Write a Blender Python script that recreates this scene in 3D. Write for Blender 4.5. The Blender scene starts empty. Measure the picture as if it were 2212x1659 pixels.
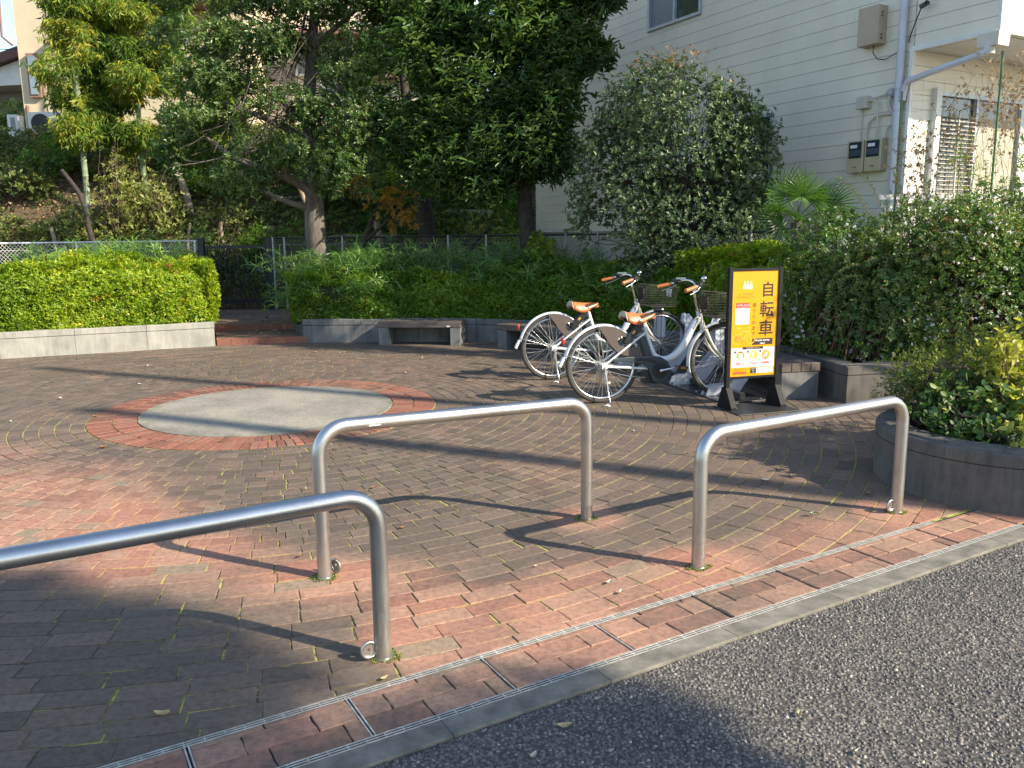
import bpy, math, random
import numpy as np
from math import sin, cos, pi, radians as R_
from mathutils import Vector, Matrix

random.seed(7)
rng = np.random.default_rng(11)
C = bpy.context.scene.collection
sc = bpy.context.scene

# ------------------------------------------------------------------ camera
PITCH = math.atan((829.5 - 510.0) / 1790.0)
ROLL = -0.012
cam_d = bpy.data.cameras.new("camera")
cam = bpy.data.objects.new("camera", cam_d)
C.objects.link(cam)
cam_d.sensor_width = 36.0
cam_d.lens = 1790.0 / 2212.0 * 36.0
cam_d.clip_start = 0.05
cam_d.clip_end = 1500.0
_r = Vector((1, 0, 0)); _f = Vector((0, cos(PITCH), -sin(PITCH))); _d = Vector((0, -sin(PITCH), -cos(PITCH)))
_x = _r * cos(ROLL) - _d * sin(ROLL)
_dn = _r * sin(ROLL) + _d * cos(ROLL)
_m = Matrix.Identity(4)
for i in range(3):
    _m[i][0] = _x[i]; _m[i][1] = -_dn[i]; _m[i][2] = -_f[i]
_m[0][3] = 0; _m[1][3] = 0; _m[2][3] = 1.5
cam.matrix_world = _m
sc.camera = cam

# ------------------------------------------------------------------ light
SUN_EL = 31.5
SUN_AZ = math.degrees(math.atan2(0.905, -0.425))      # clockwise from +Y
w = bpy.data.worlds.new("World"); sc.world = w; w.use_nodes = True
nt = w.node_tree; nt.nodes.clear()
sky = nt.nodes.new('ShaderNodeTexSky'); sky.sky_type = 'NISHITA'; sky.sun_disc = False
sky.sun_elevation = R_(SUN_EL); sky.sun_rotation = R_(SUN_AZ)
sky.air_density = 1.0; sky.dust_density = 0.4; sky.ozone_density = 0.6
bg = nt.nodes.new('ShaderNodeBackground'); bg.inputs['Strength'].default_value = 0.15
wo = nt.nodes.new('ShaderNodeOutputWorld')
nt.links.new(sky.outputs[0], bg.inputs[0]); nt.links.new(bg.outputs[0], wo.inputs[0])
sl = bpy.data.lights.new("sun", 'SUN'); sl.energy = 5.0; sl.angle = R_(0.55); sl.color = (1.0, 0.895, 0.715)
so = bpy.data.objects.new("sun", sl); C.objects.link(so)
_sd = Vector((0.905, -0.425, 0)).normalized() * cos(R_(SUN_EL)) + Vector((0, 0, sin(R_(SUN_EL))))
so.rotation_euler = _sd.to_track_quat('Z', 'Y').to_euler()
so.location = _sd * 40
sc.view_settings.view_transform = 'Standard'
sc.view_settings.look = 'None'
sc.view_settings.exposure = 0.96
sc.view_settings.gamma = 1.0

# ------------------------------------------------------------------ helpers
WL = {}          # world location of the (unrotated) frame each parent's children are given in

class MB:
    def __init__(s):
        s.v = []; s.f = []; s.sm = []; s.mi = []; s.cur = 0
    def add(s, vs, fs, smooth=False):
        o = len(s.v)
        s.v.extend([tuple(p) for p in vs])
        for f in fs:
            s.f.append(tuple(i + o for i in f)); s.sm.append(smooth); s.mi.append(s.cur)
        return s
    def box(s, c, size, rz=0.0, rx=0.0, ry=0.0, taper=1.0):
        hx, hy, hz = size[0] / 2, size[1] / 2, size[2] / 2
        M = Matrix.Rotation(rz, 3, 'Z') @ Matrix.Rotation(ry, 3, 'Y') @ Matrix.Rotation(rx, 3, 'X')
        vs = []
        for z in (-1, 1):
            t = taper if z > 0 else 1.0
            for x, y in ((-1, -1), (1, -1), (1, 1), (-1, 1)):
                p = M @ Vector((x * hx * t, y * hy * t, z * hz)); vs.append((p.x + c[0], p.y + c[1], p.z + c[2]))
        s.add(vs, [(0, 3, 2, 1), (4, 5, 6, 7), (0, 1, 5, 4), (1, 2, 6, 5), (2, 3, 7, 6), (3, 0, 4, 7)])
        return s
    def tube(s, pts, r, n=10, caps=True, closed=False, smooth=True):
        P = [Vector(p) for p in pts]; k = len(P)
        rs = r if isinstance(r, (list, tuple)) else [r] * k
        T = []
        for i in range(k):
            a = P[(i - 1) % k] if (closed or i > 0) else P[i]
            b = P[(i + 1) % k] if (closed or i < k - 1) else P[i]
            t = (b - a); T.append(t.normalized() if t.length > 1e-9 else Vector((0, 0, 1)))
        up = Vector((0, 0, 1)) if abs(T[0].z) < 0.9 else Vector((1, 0, 0))
        X = (up - T[0] * up.dot(T[0])).normalized()
        vs = []
        for i in range(k):
            X = (X - T[i] * X.dot(T[i]))
            X = X.normalized() if X.length > 1e-6 else T[i].orthogonal().normalized()
            Y = T[i].cross(X)
            for j in range(n):
                a = 2 * pi * j / n
                vs.append(P[i] + X * (cos(a) * rs[i]) + Y * (sin(a) * rs[i]))
        fs = []
        kk = k if closed else k - 1
        for i in range(kk):
            i2 = (i + 1) % k
            for j in range(n):
                j2 = (j + 1) % n
                fs.append((i * n + j, i * n + j2, i2 * n + j2, i2 * n + j))
        s.add(vs, fs, smooth)
        if caps and not closed:
            s.add(vs[:n], [tuple(reversed(range(n)))]); s.add(vs[-n:], [tuple(range(n))])
        return s
    def prism(s, poly, ax, d0, d1, org=(0, 0, 0), U=None, V=None, Wd=None):
        """polygon in (a,b) extruded; ax 'y': a->x,b->z ; 'z': a->x,b->y ; 'x': a->y,b->z"""
        m = {'y': ((1, 0, 0), (0, 0, 1), (0, 1, 0)), 'z': ((1, 0, 0), (0, 1, 0), (0, 0, 1)), 'x': ((0, 1, 0), (0, 0, 1), (1, 0, 0))}
        if U is None: U, V, Wd = m[ax]
        U, V, Wd, O = Vector(U), Vector(V), Vector(Wd), Vector(org)
        n = len(poly)
        a = [O + U * p[0] + V * p[1] + Wd * d0 for p in poly]; b = [O + U * p[0] + V * p[1] + Wd * d1 for p in poly]
        s.add(a + b, [tuple(range(n)), tuple(reversed(range(n, 2 * n)))] + [(i, i + n, (i + 1) % n + n, (i + 1) % n) for i in range(n)])
        return s
    def sphere(s, c, r, nu=12, nv=8, sc3=(1, 1, 1), rz=0.0):
        vs = []; fs = []
        for i in range(nv + 1):
            ph = pi * i / nv
            for j in range(nu):
                a = 2 * pi * j / nu
                x, y, z = sin(ph) * cos(a) * r * sc3[0], sin(ph) * sin(a) * r * sc3[1], cos(ph) * r * sc3[2]
                vs.append((c[0] + x * cos(rz) - y * sin(rz), c[1] + x * sin(rz) + y * cos(rz), c[2] + z))
        for i in range(nv):
            for j in range(nu):
                fs.append((i * nu + j, (i + 1) * nu + j, (i + 1) * nu + (j + 1) % nu, i * nu + (j + 1) % nu))
        return s.add(vs, fs, True)
    def build(s, name, mats, parent=None, bevel=0.0):
        off = WL.get(parent.as_pointer(), Vector((0, 0, 0))) if parent else Vector((0, 0, 0))
        me = bpy.data.meshes.new(name)
        me.from_pydata([(v[0] - off.x, v[1] - off.y, v[2] - off.z) for v in s.v], [], s.f)
        if not isinstance(mats, (list, tuple)): mats = [mats]
        for m in mats: me.materials.append(m)
        me.polygons.foreach_set('use_smooth', s.sm); me.polygons.foreach_set('material_index', s.mi)
        me.update()
        o = bpy.data.objects.new(name, me); C.objects.link(o)
        if parent: o.parent = parent; WL[o.as_pointer()] = off
        if bevel:
            bv = o.modifiers.new('bevel', 'BEVEL'); bv.width = bevel; bv.segments = 2; bv.limit_method = 'ANGLE'
        return o

def props(o, label=None, cat=None, group=None, kind=None):
    if label: o['label'] = label
    if cat: o['category'] = cat
    if group: o['group'] = group
    if kind: o['kind'] = kind
    return o
def thing(name, label, cat, loc=(0, 0, 0), rz=0.0, group=None, local=False):
    o = bpy.data.objects.new(name, None); C.objects.link(o)
    o.empty_display_size = 0.1
    o.location = loc; o.rotation_euler = (0, 0, rz)
    WL[o.as_pointer()] = Vector((0, 0, 0)) if (local or rz) else Vector(loc)
    return props(o, label, cat, group)
def copy_tree(o, parent=None):
    c = o.copy(); C.objects.link(c)
    if parent: c.parent = parent
    for ch in list(o.children): copy_tree(ch, c)
    return c

# ---- materials
def N(t, typ, **kw):
    n = t.nodes.new(typ)
    for k, v in kw.items(): setattr(n, k, v)
    return n
def newmat(name):
    m = bpy.data.materials.new(name); m.use_nodes = True; t = m.node_tree; t.nodes.clear()
    out = N(t, 'ShaderNodeOutputMaterial'); b = N(t, 'ShaderNodeBsdfPrincipled'); t.links.new(b.outputs[0], out.inputs[0])
    return m, t, b, out
def ramp(t, fac, stops):
    r = N(t, 'ShaderNodeValToRGB'); e = r.color_ramp.elements
    while len(e) < len(stops): e.new(0.5)
    for i, (p, c) in enumerate(stops):
        e[i].position = p; e[i].color = (*c, 1) if len(c) == 3 else c
    t.links.new(fac, r.inputs[0]); return r.outputs[0]
def noise(t, scale, detail=4, rough=0.55, vec=None, dist=0.0):
    n = N(t, 'ShaderNodeTexNoise'); n.inputs['Scale'].default_value = scale; n.inputs['Detail'].default_value = detail
    n.inputs['Roughness'].default_value = rough; n.inputs['Distortion'].default_value = dist
    if vec is not None: t.links.new(vec, n.inputs['Vector'])
    return n.outputs[0]
def wpos(t): return N(t, 'ShaderNodeNewGeometry').outputs['Position']
def mixc(t, f, a, b):
    m = N(t, 'ShaderNodeMix', data_type='RGBA')
    for s_, v in ((0, f), (6, a), (7, b)):
        if hasattr(v, 'links') or isinstance(v, bpy.types.NodeSocket): t.links.new(v, m.inputs[s_])
        elif s_ == 0: m.inputs[0].default_value = v
        else: m.inputs[s_].default_value = (*v, 1)
    return m.outputs[2]
def math_(t, op, a, b=None, c=None, clamp=False):
    m = N(t, 'ShaderNodeMath', operation=op, use_clamp=clamp)
    for i, v in enumerate((a, b, c)):
        if v is None: continue
        if isinstance(v, bpy.types.NodeSocket): t.links.new(v, m.inputs[i])
        else: m.inputs[i].default_value = v
    return m.outputs[0]
def sstep(t, x, a, b):
    m = N(t, 'ShaderNodeMapRange', interpolation_type='SMOOTHSTEP')
    t.links.new(x, m.inputs[0]); m.inputs[1].default_value = a; m.inputs[2].default_value = b
    return m.outputs[0]
def bump(t, b, h, strength=0.3, dist=0.01, nrm=None):
    n = N(t, 'ShaderNodeBump'); n.inputs['Strength'].default_value = strength; n.inputs['Distance'].default_value = dist
    t.links.new(h, n.inputs['Height'])
    if nrm is not None: t.links.new(nrm, n.inputs['Normal'])
    t.links.new(n.outputs[0], b.inputs['Normal']); return n.outputs[0]
def surf(name, col, rough=0.6, metal=0.0, col2=None, nscale=8.0, bscale=None, bstr=0.2, bdist=0.004, spec=None, lo=0.35, hi=0.7, stretch=None):
    m, t, b, out = newmat(name)
    b.inputs['Roughness'].default_value = rough; b.inputs['Metallic'].default_value = metal
    if spec is not None: b.inputs['Specular IOR Level'].default_value = spec
    p = wpos(t)
    if stretch:
        mp = N(t, 'ShaderNodeMapping'); mp.inputs['Scale'].default_value = stretch; t.links.new(p, mp.inputs[0]); p = mp.outputs[0]
    if col2 is None: col2 = tuple(c * 0.82 for c in col)
    c = ramp(t, noise(t, nscale, 5, 0.6, p), [(lo, col2), (hi, col)])
    t.links.new(c, b.inputs['Base Color'])
    if bscale: bump(t, b, noise(t, bscale, 4, 0.6, p), bstr, bdist)
    return m
def leafmat(name, stops, rough=0.42, trans=0.35, tcol=None):
    m, t, b, out = newmat(name)
    a = N(t, 'ShaderNodeAttribute', attribute_name='tint')
    c = ramp(t, a.outputs['Fac'], stops)
    t.links.new(c, b.inputs['Base Color']); b.inputs['Roughness'].default_value = rough
    b.inputs['Specular IOR Level'].default_value = 0.45
    tr = N(t, 'ShaderNodeBsdfTranslucent')
    hs = N(t, 'ShaderNodeHueSaturation'); hs.inputs['Value'].default_value = 1.7; hs.inputs['Saturation'].default_value = 1.1
    t.links.new(c, hs.inputs['Color']); t.links.new(hs.outputs[0], tr.inputs[0])
    mx = N(t, 'ShaderNodeMixShader'); mx.inputs[0].default_value = trans
    t.links.new(b.outputs[0], mx.inputs[1]); t.links.new(tr.outputs[0], mx.inputs[2]); t.links.new(mx.outputs[0], out.inputs[0])
    return m

# ---- leaves
T_FOLD = (np.array([(0, 0, 0), (.5, .5, .14), (1, 0, -.05), (.5, -.5, .14)], float), np.array([(0, 2, 1), (0, 3, 2)]))
T_OVAL = (np.array([(0, 0, 0), (.28, .42, .10), (.72, .40, .08), (1, 0, -.06), (.72, -.40, .08), (.28, -.42, .10)], float),
          np.array([(0, 3, 2, 1), (0, 5, 4, 3)]))
T_BLADE = (np.array([(0, 0, 0), (.3, .5, .06), (.3, -.5, .06), (.68, .38, -.02), (.68, -.38, -.02), (1, .0, -.22), (1, 0, -.22)], float),
           np.array([(0, 2, 1, 1), (1, 2, 4, 3), (3, 4, 5, 5)]))
T_BLADE = (np.array([(0, .1, 0), (0, -.1, 0), (.35, .5, .05), (.35, -.5, .05), (.7, .36, -.04), (.7, -.36, -.04), (1, .02, -.2), (1, -.02, -.2)], float),
           np.array([(0, 1, 3, 2), (2, 3, 5, 4), (4, 5, 7, 6)]))
def nrm(a): return a / np.maximum(np.linalg.norm(a, axis=1, keepdims=True), 1e-9)
def leaves(name, tmpl, P, X, Z, L, Wd, tint, mat, parent=None, curl=1.0):
    V, F = tmpl
    n = len(P); k = len(V)
    X = nrm(X); Y = nrm(np.cross(Z, X)); Z = np.cross(X, Y)
    L = np.broadcast_to(L, (n,)); Wd = np.broadcast_to(Wd, (n,))
    co = (P[:, None, :] + X[:, None, :] * (V[None, :, 0:1] * L[:, None, None]) + Y[:, None, :] * (V[None, :, 1:2] * Wd[:, None, None])
          + Z[:, None, :] * (V[None, :, 2:3] * (L * curl)[:, None, None]))
    off = WL.get(parent.as_pointer(), Vector((0, 0, 0))) if parent else Vector((0, 0, 0))
    co = (co.reshape(-1, 3) - np.array(off)).astype(np.float32)
    fs = (F[None] + (np.arange(n) * k)[:, None, None]).reshape(-1)
    m = F.shape[0] * n; c = F.shape[1]
    me = bpy.data.meshes.new(name)
    me.vertices.add(len(co)); me.vertices.foreach_set('co', co.ravel())
    me.loops.add(m * c); me.loops.foreach_set('vertex_index', fs.astype(np.int32))
    me.polygons.add(m); me.polygons.foreach_set('loop_start', np.arange(0, m * c, c, dtype=np.int32))
    me.polygons.foreach_set('loop_total', np.full(m, c, np.int32))
    at = me.attributes.new('tint', 'FLOAT', 'FACE')
    at.data.foreach_set('value', np.repeat(np.clip(tint, 0, 1), F.shape[0]).astype(np.float32))
    me.materials.append(mat); me.update(calc_edges=True)
    o = bpy.data.objects.new(name, me); C.objects.link(o)
    if parent: o.parent = parent; WL[o.as_pointer()] = off
    return o
def rand_dir(n):
    return nrm(rng.normal(size=(n, 3)))
def whorl(S, D, n, spread=1.0, length=0.04, jitter=0.35):
    """n leaves round each shoot (position S, direction D)"""
    m = len(S); D = nrm(D)
    A = nrm(np.cross(D, rand_dir(m))); B = np.cross(D, A)
    idx = np.repeat(np.arange(m), n)
    ph = np.tile(np.arange(n) * 2.399, m) + np.repeat(rng.uniform(0, 6.28, m), n)
    rad = A[idx] * np.cos(ph)[:, None] + B[idx] * np.sin(ph)[:, None]
    X = nrm(rad * spread + D[idx] * rng.uniform(.2, 1.1, (len(idx), 1)) + rng.normal(size=(len(idx), 3)) * jitter * .4)
    P = S[idx] - D[idx] * (rng.uniform(0, 1, (len(idx), 1)) * length)
    Z = nrm(D[idx] - X * np.sum(D[idx] * X, 1, keepdims=True) + rng.normal(size=X.shape) * jitter * .5)
    return P, X, Z, idx
def vnoise(P, f, seed=0):
    """cheap smooth 3-D noise in 0..1 from summed sines"""
    r = np.random.default_rng(seed); s = np.zeros(len(P))
    for i in range(6):
        k = r.normal(size=3) * f; s += np.sin(P @ k + r.uniform(0, 6.28))
    return 0.5 + s / 6.9

# ------------------------------------------------------------------ setting: ground, road, paving
Uv = np.array([.863, .505]); Uv /= np.linalg.norm(Uv); Nv = np.array([-Uv[1], Uv[0]])
CC = np.array([-2.183, 7.315]); R1, R2 = 1.485, 1.089
def un(a, n): p = Uv * a + Nv * n; return (float(p[0]), float(p[1]))
def sheet(name, pts, z, mat, thick=0.0):
    mb = MB(); n = len(pts); mb.add([(p[0], p[1], z) for p in pts], [tuple(range(n))])
    o = mb.build(name, mat); return o

M_soil = surf('soil', (.075, .055, .035), .95, col2=(.035, .026, .018), nscale=9, bscale=30, bstr=.8, bdist=.02)
props(sheet('ground', [(-400, -400), (400, -400), (400, 600), (-400, 600)], -0.12, M_soil), kind='structure')

# asphalt with exposed stones
m, t, b, out = newmat('asphalt')
p = wpos(t)
vo = N(t, 'ShaderNodeTexVoronoi'); vo.inputs['Scale'].default_value = 74; t.links.new(p, vo.inputs['Vector'])
vo2 = N(t, 'ShaderNodeTexVoronoi'); vo2.inputs['Scale'].default_value = 62; t.links.new(p, vo2.inputs['Vector'])
hsv = N(t, 'ShaderNodeSeparateColor'); t.links.new(vo.outputs['Color'], hsv.inputs[0])
hsv2 = N(t, 'ShaderNodeSeparateColor'); t.links.new(vo2.outputs['Color'], hsv2.inputs[0])
c1 = ramp(t, hsv.outputs[0], [(0, (.10, .090, .080)), (.55, (.165, .150, .132)), (.85, (.22, .20, .175)), (1, (.30, .27, .23))])
gap = ramp(t, vo.outputs['Distance'], [(.30, (0, 0, 0)), (.62, (1, 1, 1))])
c2_ = mixc(t, gap, c1, (.060, .054, .048))
rare = ramp(t, hsv2.outputs[1], [(.965, (0, 0, 0)), (.975, (1, 1, 1))])
inr = ramp(t, vo2.outputs['Distance'], [(.30, (1, 1, 1)), (.38, (0, 0, 0))])
rr = math_(t, 'MULTIPLY', rare, inr)
c3_ = mixc(t, rr, c2_, (.42, .39, .34))
pat = ramp(t, noise(t, 1.6, 6, .7, p), [(.28, (.60, .59, .58)), (.48, (.92, .91, .89)), (.72, (1.22, 1.19, 1.14))])
mm = N(t, 'ShaderNodeMix', data_type='RGBA', blend_type='MULTIPLY'); mm.inputs[0].default_value = 1
t.links.new(c3_, mm.inputs[6]); t.links.new(pat, mm.inputs[7]); t.links.new(mm.outputs[2], b.inputs['Base Color'])
b.inputs['Roughness'].default_value = .62
hh = math_(t, 'SUBTRACT', 1.0, vo.outputs['Distance'])
hh = math_(t, 'ADD', hh, math_(t, 'MULTIPLY', hsv.outputs[1], .6))
bump(t, b, hh, .7, .005)
M_asph = m
mb = MB()
mb.add([(*un(-40, 2.085), -.012), (*un(-40, -12), -.03), (*un(60, -12), -.03), (*un(60, 2.085), -.012)], [(0, 1, 2, 3)])
props(mb.build('road', M_asph), kind='structure')
# loose stones standing out of the asphalt surface, close to the camera
_n = 52000
a_ = rng.uniform(-1.4, 5.0, _n); n_ = 2.08 - rng.uniform(0, 1, _n) ** 1.2 * 2.3
P = np.stack([Uv[0] * a_ + Nv[0] * n_, Uv[1] * a_ + Nv[1] * n_, np.full(_n, -.013)], 1)
T_STONE = (np.array([(-.5, -.35, 0), (.1, -.5, 0), (.5, -.1, 0), (.3, .45, 0), (-.4, .4, 0), (-.25, -.1, .42), (.2, -.15, .5), (.1, .22, .38)], float),
           np.array([(0, 1, 6), (0, 6, 5), (1, 2, 6), (2, 7, 6), (2, 3, 7), (3, 4, 7), (4, 5, 7), (4, 0, 5), (5, 6, 7)]))
X = rand_dir(_n); X[:, 2] *= .15; Zs = np.tile((0., 0., 1.), (_n, 1)) + rng.normal(size=(_n, 3)) * .18
sz = rng.uniform(.007, .0155, _n)
m, t, b, out = newmat('stones')
at = N(t, 'ShaderNodeAttribute', attribute_name='tint')
t.links.new(ramp(t, at.outputs['Fac'], [(0, (.085, .077, .068)), (.5, (.135, .122, .107)), (.8, (.175, .158, .137)), (.96, (.23, .205, .175)), (1, (.42, .39, .33))]), b.inputs['Base Color'])
b.inputs['Roughness'].default_value = .55
props(leaves('asphalt_stones', T_STONE, P, X, Zs, sz, sz * rng.uniform(.6, 1, _n), rng.uniform(0, 1, _n) ** 1.5, m), 'small dark and pale stones bedded in the worn asphalt road', 'stones', kind='stuff')

# concrete kerb laid flush beside the road
M_kerb = surf('kerb_concrete', (.245, .222, .178), .88, col2=(.115, .108, .086), nscale=11, bscale=160, bstr=.6, bdist=.003)
mb = MB()
a0 = -8.0
while a0 < 8:
    a1 = a0 + .60
    c_ = un((a0 + a1) / 2, 2.1345)
    mb.box((c_[0], c_[1], -.06), (.5985, .093, .12), rz=math.atan2(Uv[1], Uv[0])); a0 = a1
props(mb.build('kerb', M_kerb, bevel=.002), kind='structure')

# ---- brick paving
def clipn(poly, n0, sgn=1):
    out = []
    for i in range(len(poly)):
        p, q = poly[i], poly[(i + 1) % len(poly)]
        dp, dq = sgn * (p @ Nv - n0), sgn * (q @ Nv - n0)
        if dp >= 0: out.append(p)
        if (dp >= 0) != (dq >= 0): out.append(p + (q - p) * (dp / (dp - dq)))
    return out
class Bricks:
    def __init__(s): s.v = []; s.f = []; s.t = []
    def add(s, poly, z, h=.012, e=.0024, tint=None):
        if len(poly) < 3: return
        P = np.array(poly); c = P.mean(0); k = len(P)
        d = P - c; l = np.linalg.norm(d, axis=1, keepdims=True)
        if l.min() < .008: return
        I = P - d / l * e * 1.3
        tl = np.random.default_rng(len(s.v)).normal(size=2) * .004
        o = len(s.v)
        for q in I: s.v.append((q[0], q[1], z + float((q - c) @ tl)))
        for q in P: s.v.append((q[0], q[1], z - e * .8 + float((q - c) @ tl)))
        for q in P: s.v.append((q[0], q[1], z - h))
        s.f.append(tuple(range(o, o + k))); tt = random.random() if tint is None else tint; s.t.append(tt)
        for r in (0, k):
            for i in range(k):
                j = (i + 1) % k; s.f.append((o + r + i, o + r + k + i, o + r + k + j, o + r + j)); s.t.append(tt)
    def build(s, name, mat, parent=None):
        off = WL[parent.as_pointer()] if parent else Vector((0, 0, 0))
        me = bpy.data.meshes.new(name); me.from_pydata([(v[0] - off.x, v[1] - off.y, v[2] - off.z) for v in s.v], [], s.f)
        at = me.attributes.new('tint', 'FLOAT', 'FACE'); at.data.foreach_set('value', np.array(s.t, np.float32))
        me.materials.append(mat); me.update(); o = bpy.data.objects.new(name, me); C.objects.link(o)
        if parent: o.parent = parent; WL[o.as_pointer()] = WL[parent.as_pointer()]
        return o

POSTS = [(-.479, 2.788), (-.851, 3.517), (.392, 4.26), (.841, 3.581), (2.082, 4.312)]
def brickmat(name, clean=0.0, stain=True, deep=False):
    m, t, b, out = newmat(name)
    p = wpos(t); at = N(t, 'ShaderNodeAttribute', attribute_name='tint').outputs['Fac']
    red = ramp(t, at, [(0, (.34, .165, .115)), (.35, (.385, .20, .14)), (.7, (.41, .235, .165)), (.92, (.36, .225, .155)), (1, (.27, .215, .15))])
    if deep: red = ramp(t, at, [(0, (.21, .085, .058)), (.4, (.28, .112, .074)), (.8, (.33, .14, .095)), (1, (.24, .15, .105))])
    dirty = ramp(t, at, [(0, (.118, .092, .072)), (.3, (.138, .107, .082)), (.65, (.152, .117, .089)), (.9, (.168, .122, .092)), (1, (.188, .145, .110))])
    n1 = noise(t, .55, 3, .55, p); n2 = noise(t, 5.5, 5, .65, p)
    n3 = noise(t, 1.9, 4, .6, p)
    f = math_(t, 'ADD', math_(t, 'MULTIPLY', math_(t, 'SUBTRACT', n1, .5), 1.5), math_(t, 'MULTIPLY', math_(t, 'SUBTRACT', n2, .5), .9))
    f = math_(t, 'ADD', f, math_(t, 'MULTIPLY', math_(t, 'SUBTRACT', n3, .5), .8))
    f = math_(t, 'ADD', f, math_(t, 'MULTIPLY', math_(t, 'SUBTRACT', at, .5), .26))
    f = math_(t, 'ADD', f, clean)
    if stain:
        # redder round the first points and the posts, duller brown round the second set
        for (qx, qy, ra_, am) in ((-4.4, 5.2, 1.3, .55), (-3.0, 4.5, 1.1, .62), (-2.2, 3.95, .8, .62), (-1.5, 3.6, .62, .62), (-.75, 3.25, .60, .60), (-.15, 2.95, .50, .62), (.45, 3.25, .55, .62), (1.0, 3.5, .5, .55), (1.6, 3.9, .45, .5), (2.2, 4.2, .4, .5), (.2, 5.2, .6, .22), (1.6, 5.0, .5, .18)):
            d = N(t, 'ShaderNodeVectorMath', operation='DISTANCE'); t.links.new(p, d.inputs[0]); d.inputs[1].default_value = (qx, qy, 0)
            f = math_(t, 'MAXIMUM', f, math_(t, 'ADD', math_(t, 'MULTIPLY', f, .75), math_(t, 'MULTIPLY', math_(t, 'SUBTRACT', 1.0, sstep(t, d.outputs['Value'], ra_ * .45, ra_ * 1.25)), am)))
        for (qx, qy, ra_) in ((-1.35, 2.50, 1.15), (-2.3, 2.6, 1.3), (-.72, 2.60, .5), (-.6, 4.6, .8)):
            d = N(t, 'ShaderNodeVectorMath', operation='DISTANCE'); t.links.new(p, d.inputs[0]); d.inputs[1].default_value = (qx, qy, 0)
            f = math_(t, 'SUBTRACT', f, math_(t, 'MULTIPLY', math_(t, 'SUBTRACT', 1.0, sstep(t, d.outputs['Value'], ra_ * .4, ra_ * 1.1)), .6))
        for q in POSTS:
            d = N(t, 'ShaderNodeVectorMath', operation='DISTANCE'); t.links.new(p, d.inputs[0]); d.inputs[1].default_value = (q[0], q[1], 0)
            f = math_(t, 'ADD', f, math_(t, 'MULTIPLY', math_(t, 'SUBTRACT', 1.0, sstep(t, d.outputs['Value'], .10, .32)), .6))
    f = math_(t, 'ADD', f, math_(t, 'MULTIPLY', math_(t, 'SUBTRACT', noise(t, 14, 5, .7, p), .5), .55))
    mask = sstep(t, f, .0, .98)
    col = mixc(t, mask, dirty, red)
    # dark streaks and pale dust
    st = ramp(t, noise(t, 38, 5, .7, p), [(.36, (.62, .60, .58)), (.6, (1.06, 1.05, 1.04))])
    mm = N(t, 'ShaderNodeMix', data_type='RGBA', blend_type='MULTIPLY'); mm.inputs[0].default_value = .8
    t.links.new(col, mm.inputs[6]); t.links.new(st, mm.inputs[7])
    pit = ramp(t, noise(t, 95, 3, .8, p), [(.30, (.45, .43, .42)), (.40, (1, 1, 1))])
    m3 = N(t, 'ShaderNodeMix', data_type='RGBA', blend_type='MULTIPLY'); m3.inputs[0].default_value = .75
    t.links.new(mm.outputs[2], m3.inputs[6]); t.links.new(pit, m3.inputs[7]); mm = m3
    dust = ramp(t, noise(t, 2.2, 6, .75, p), [(.60, (0, 0, 0)), (.78, (.30, .30, .30))])
    col = mixc(t, dust, mm.outputs[2], (.30, .26, .21))
    t.links.new(col, b.inputs['Base Color'])
    t.links.new(ramp(t, noise(t, 20, 4, .6, p), [(.3, (.62,) * 3), (.7, (.9,) * 3)]), b.inputs['Roughness'])
    b.inputs['Specular IOR Level'].default_value = .35
    bump(t, b, noise(t, 170, 5, .7, p), .35, .003)
    return m
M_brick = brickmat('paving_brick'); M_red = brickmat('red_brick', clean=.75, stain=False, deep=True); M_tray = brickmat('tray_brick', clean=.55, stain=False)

bk = Bricks()
def inplan(c):
    if c[1] > 12.3 or c[0] < -10.5 or c[0] > 6.5: return False
    return True
r = R1 + .058
while r < 11.0:
    rm = r
    half = rm < 3.6 + random.uniform(-.15, .15)
    bl_ = .118 if half else .2345
    Nn = max(8, int(2 * pi * rm / bl_)); o0 = random.uniform(0, 6.28)
    for i in range(Nn):
        th = o0 + 2 * pi * i / Nn
        c = CC + rm * np.array([cos(th), sin(th)])
        if c @ Nv < 2.30 or not inplan(c): continue
        # in front of the plaza only
        rd = np.array([cos(th), sin(th)]); tg = np.array([-rd[1], rd[0]])
        ht = pi * rm / Nn - .0030; hr = .0515
        ja = random.gauss(0, .006)
        rd2 = rd * cos(ja) + tg * sin(ja); tg2 = tg * cos(ja) - rd * sin(ja)
        c = c + rd * random.gauss(0, .0012) + tg * random.gauss(0, .002)
        poly = [c - rd2 * hr - tg2 * ht, c + rd2 * hr - tg2 * (ht + .001), c + rd2 * hr + tg2 * (ht + .001), c - rd2 * hr + tg2 * ht]
        poly = clipn(poly, 2.490)
        bk.add(poly, random.gauss(0, .0009))
    r += .1095
props(bk.build('brick_paving', M_brick), kind='structure')

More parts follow.
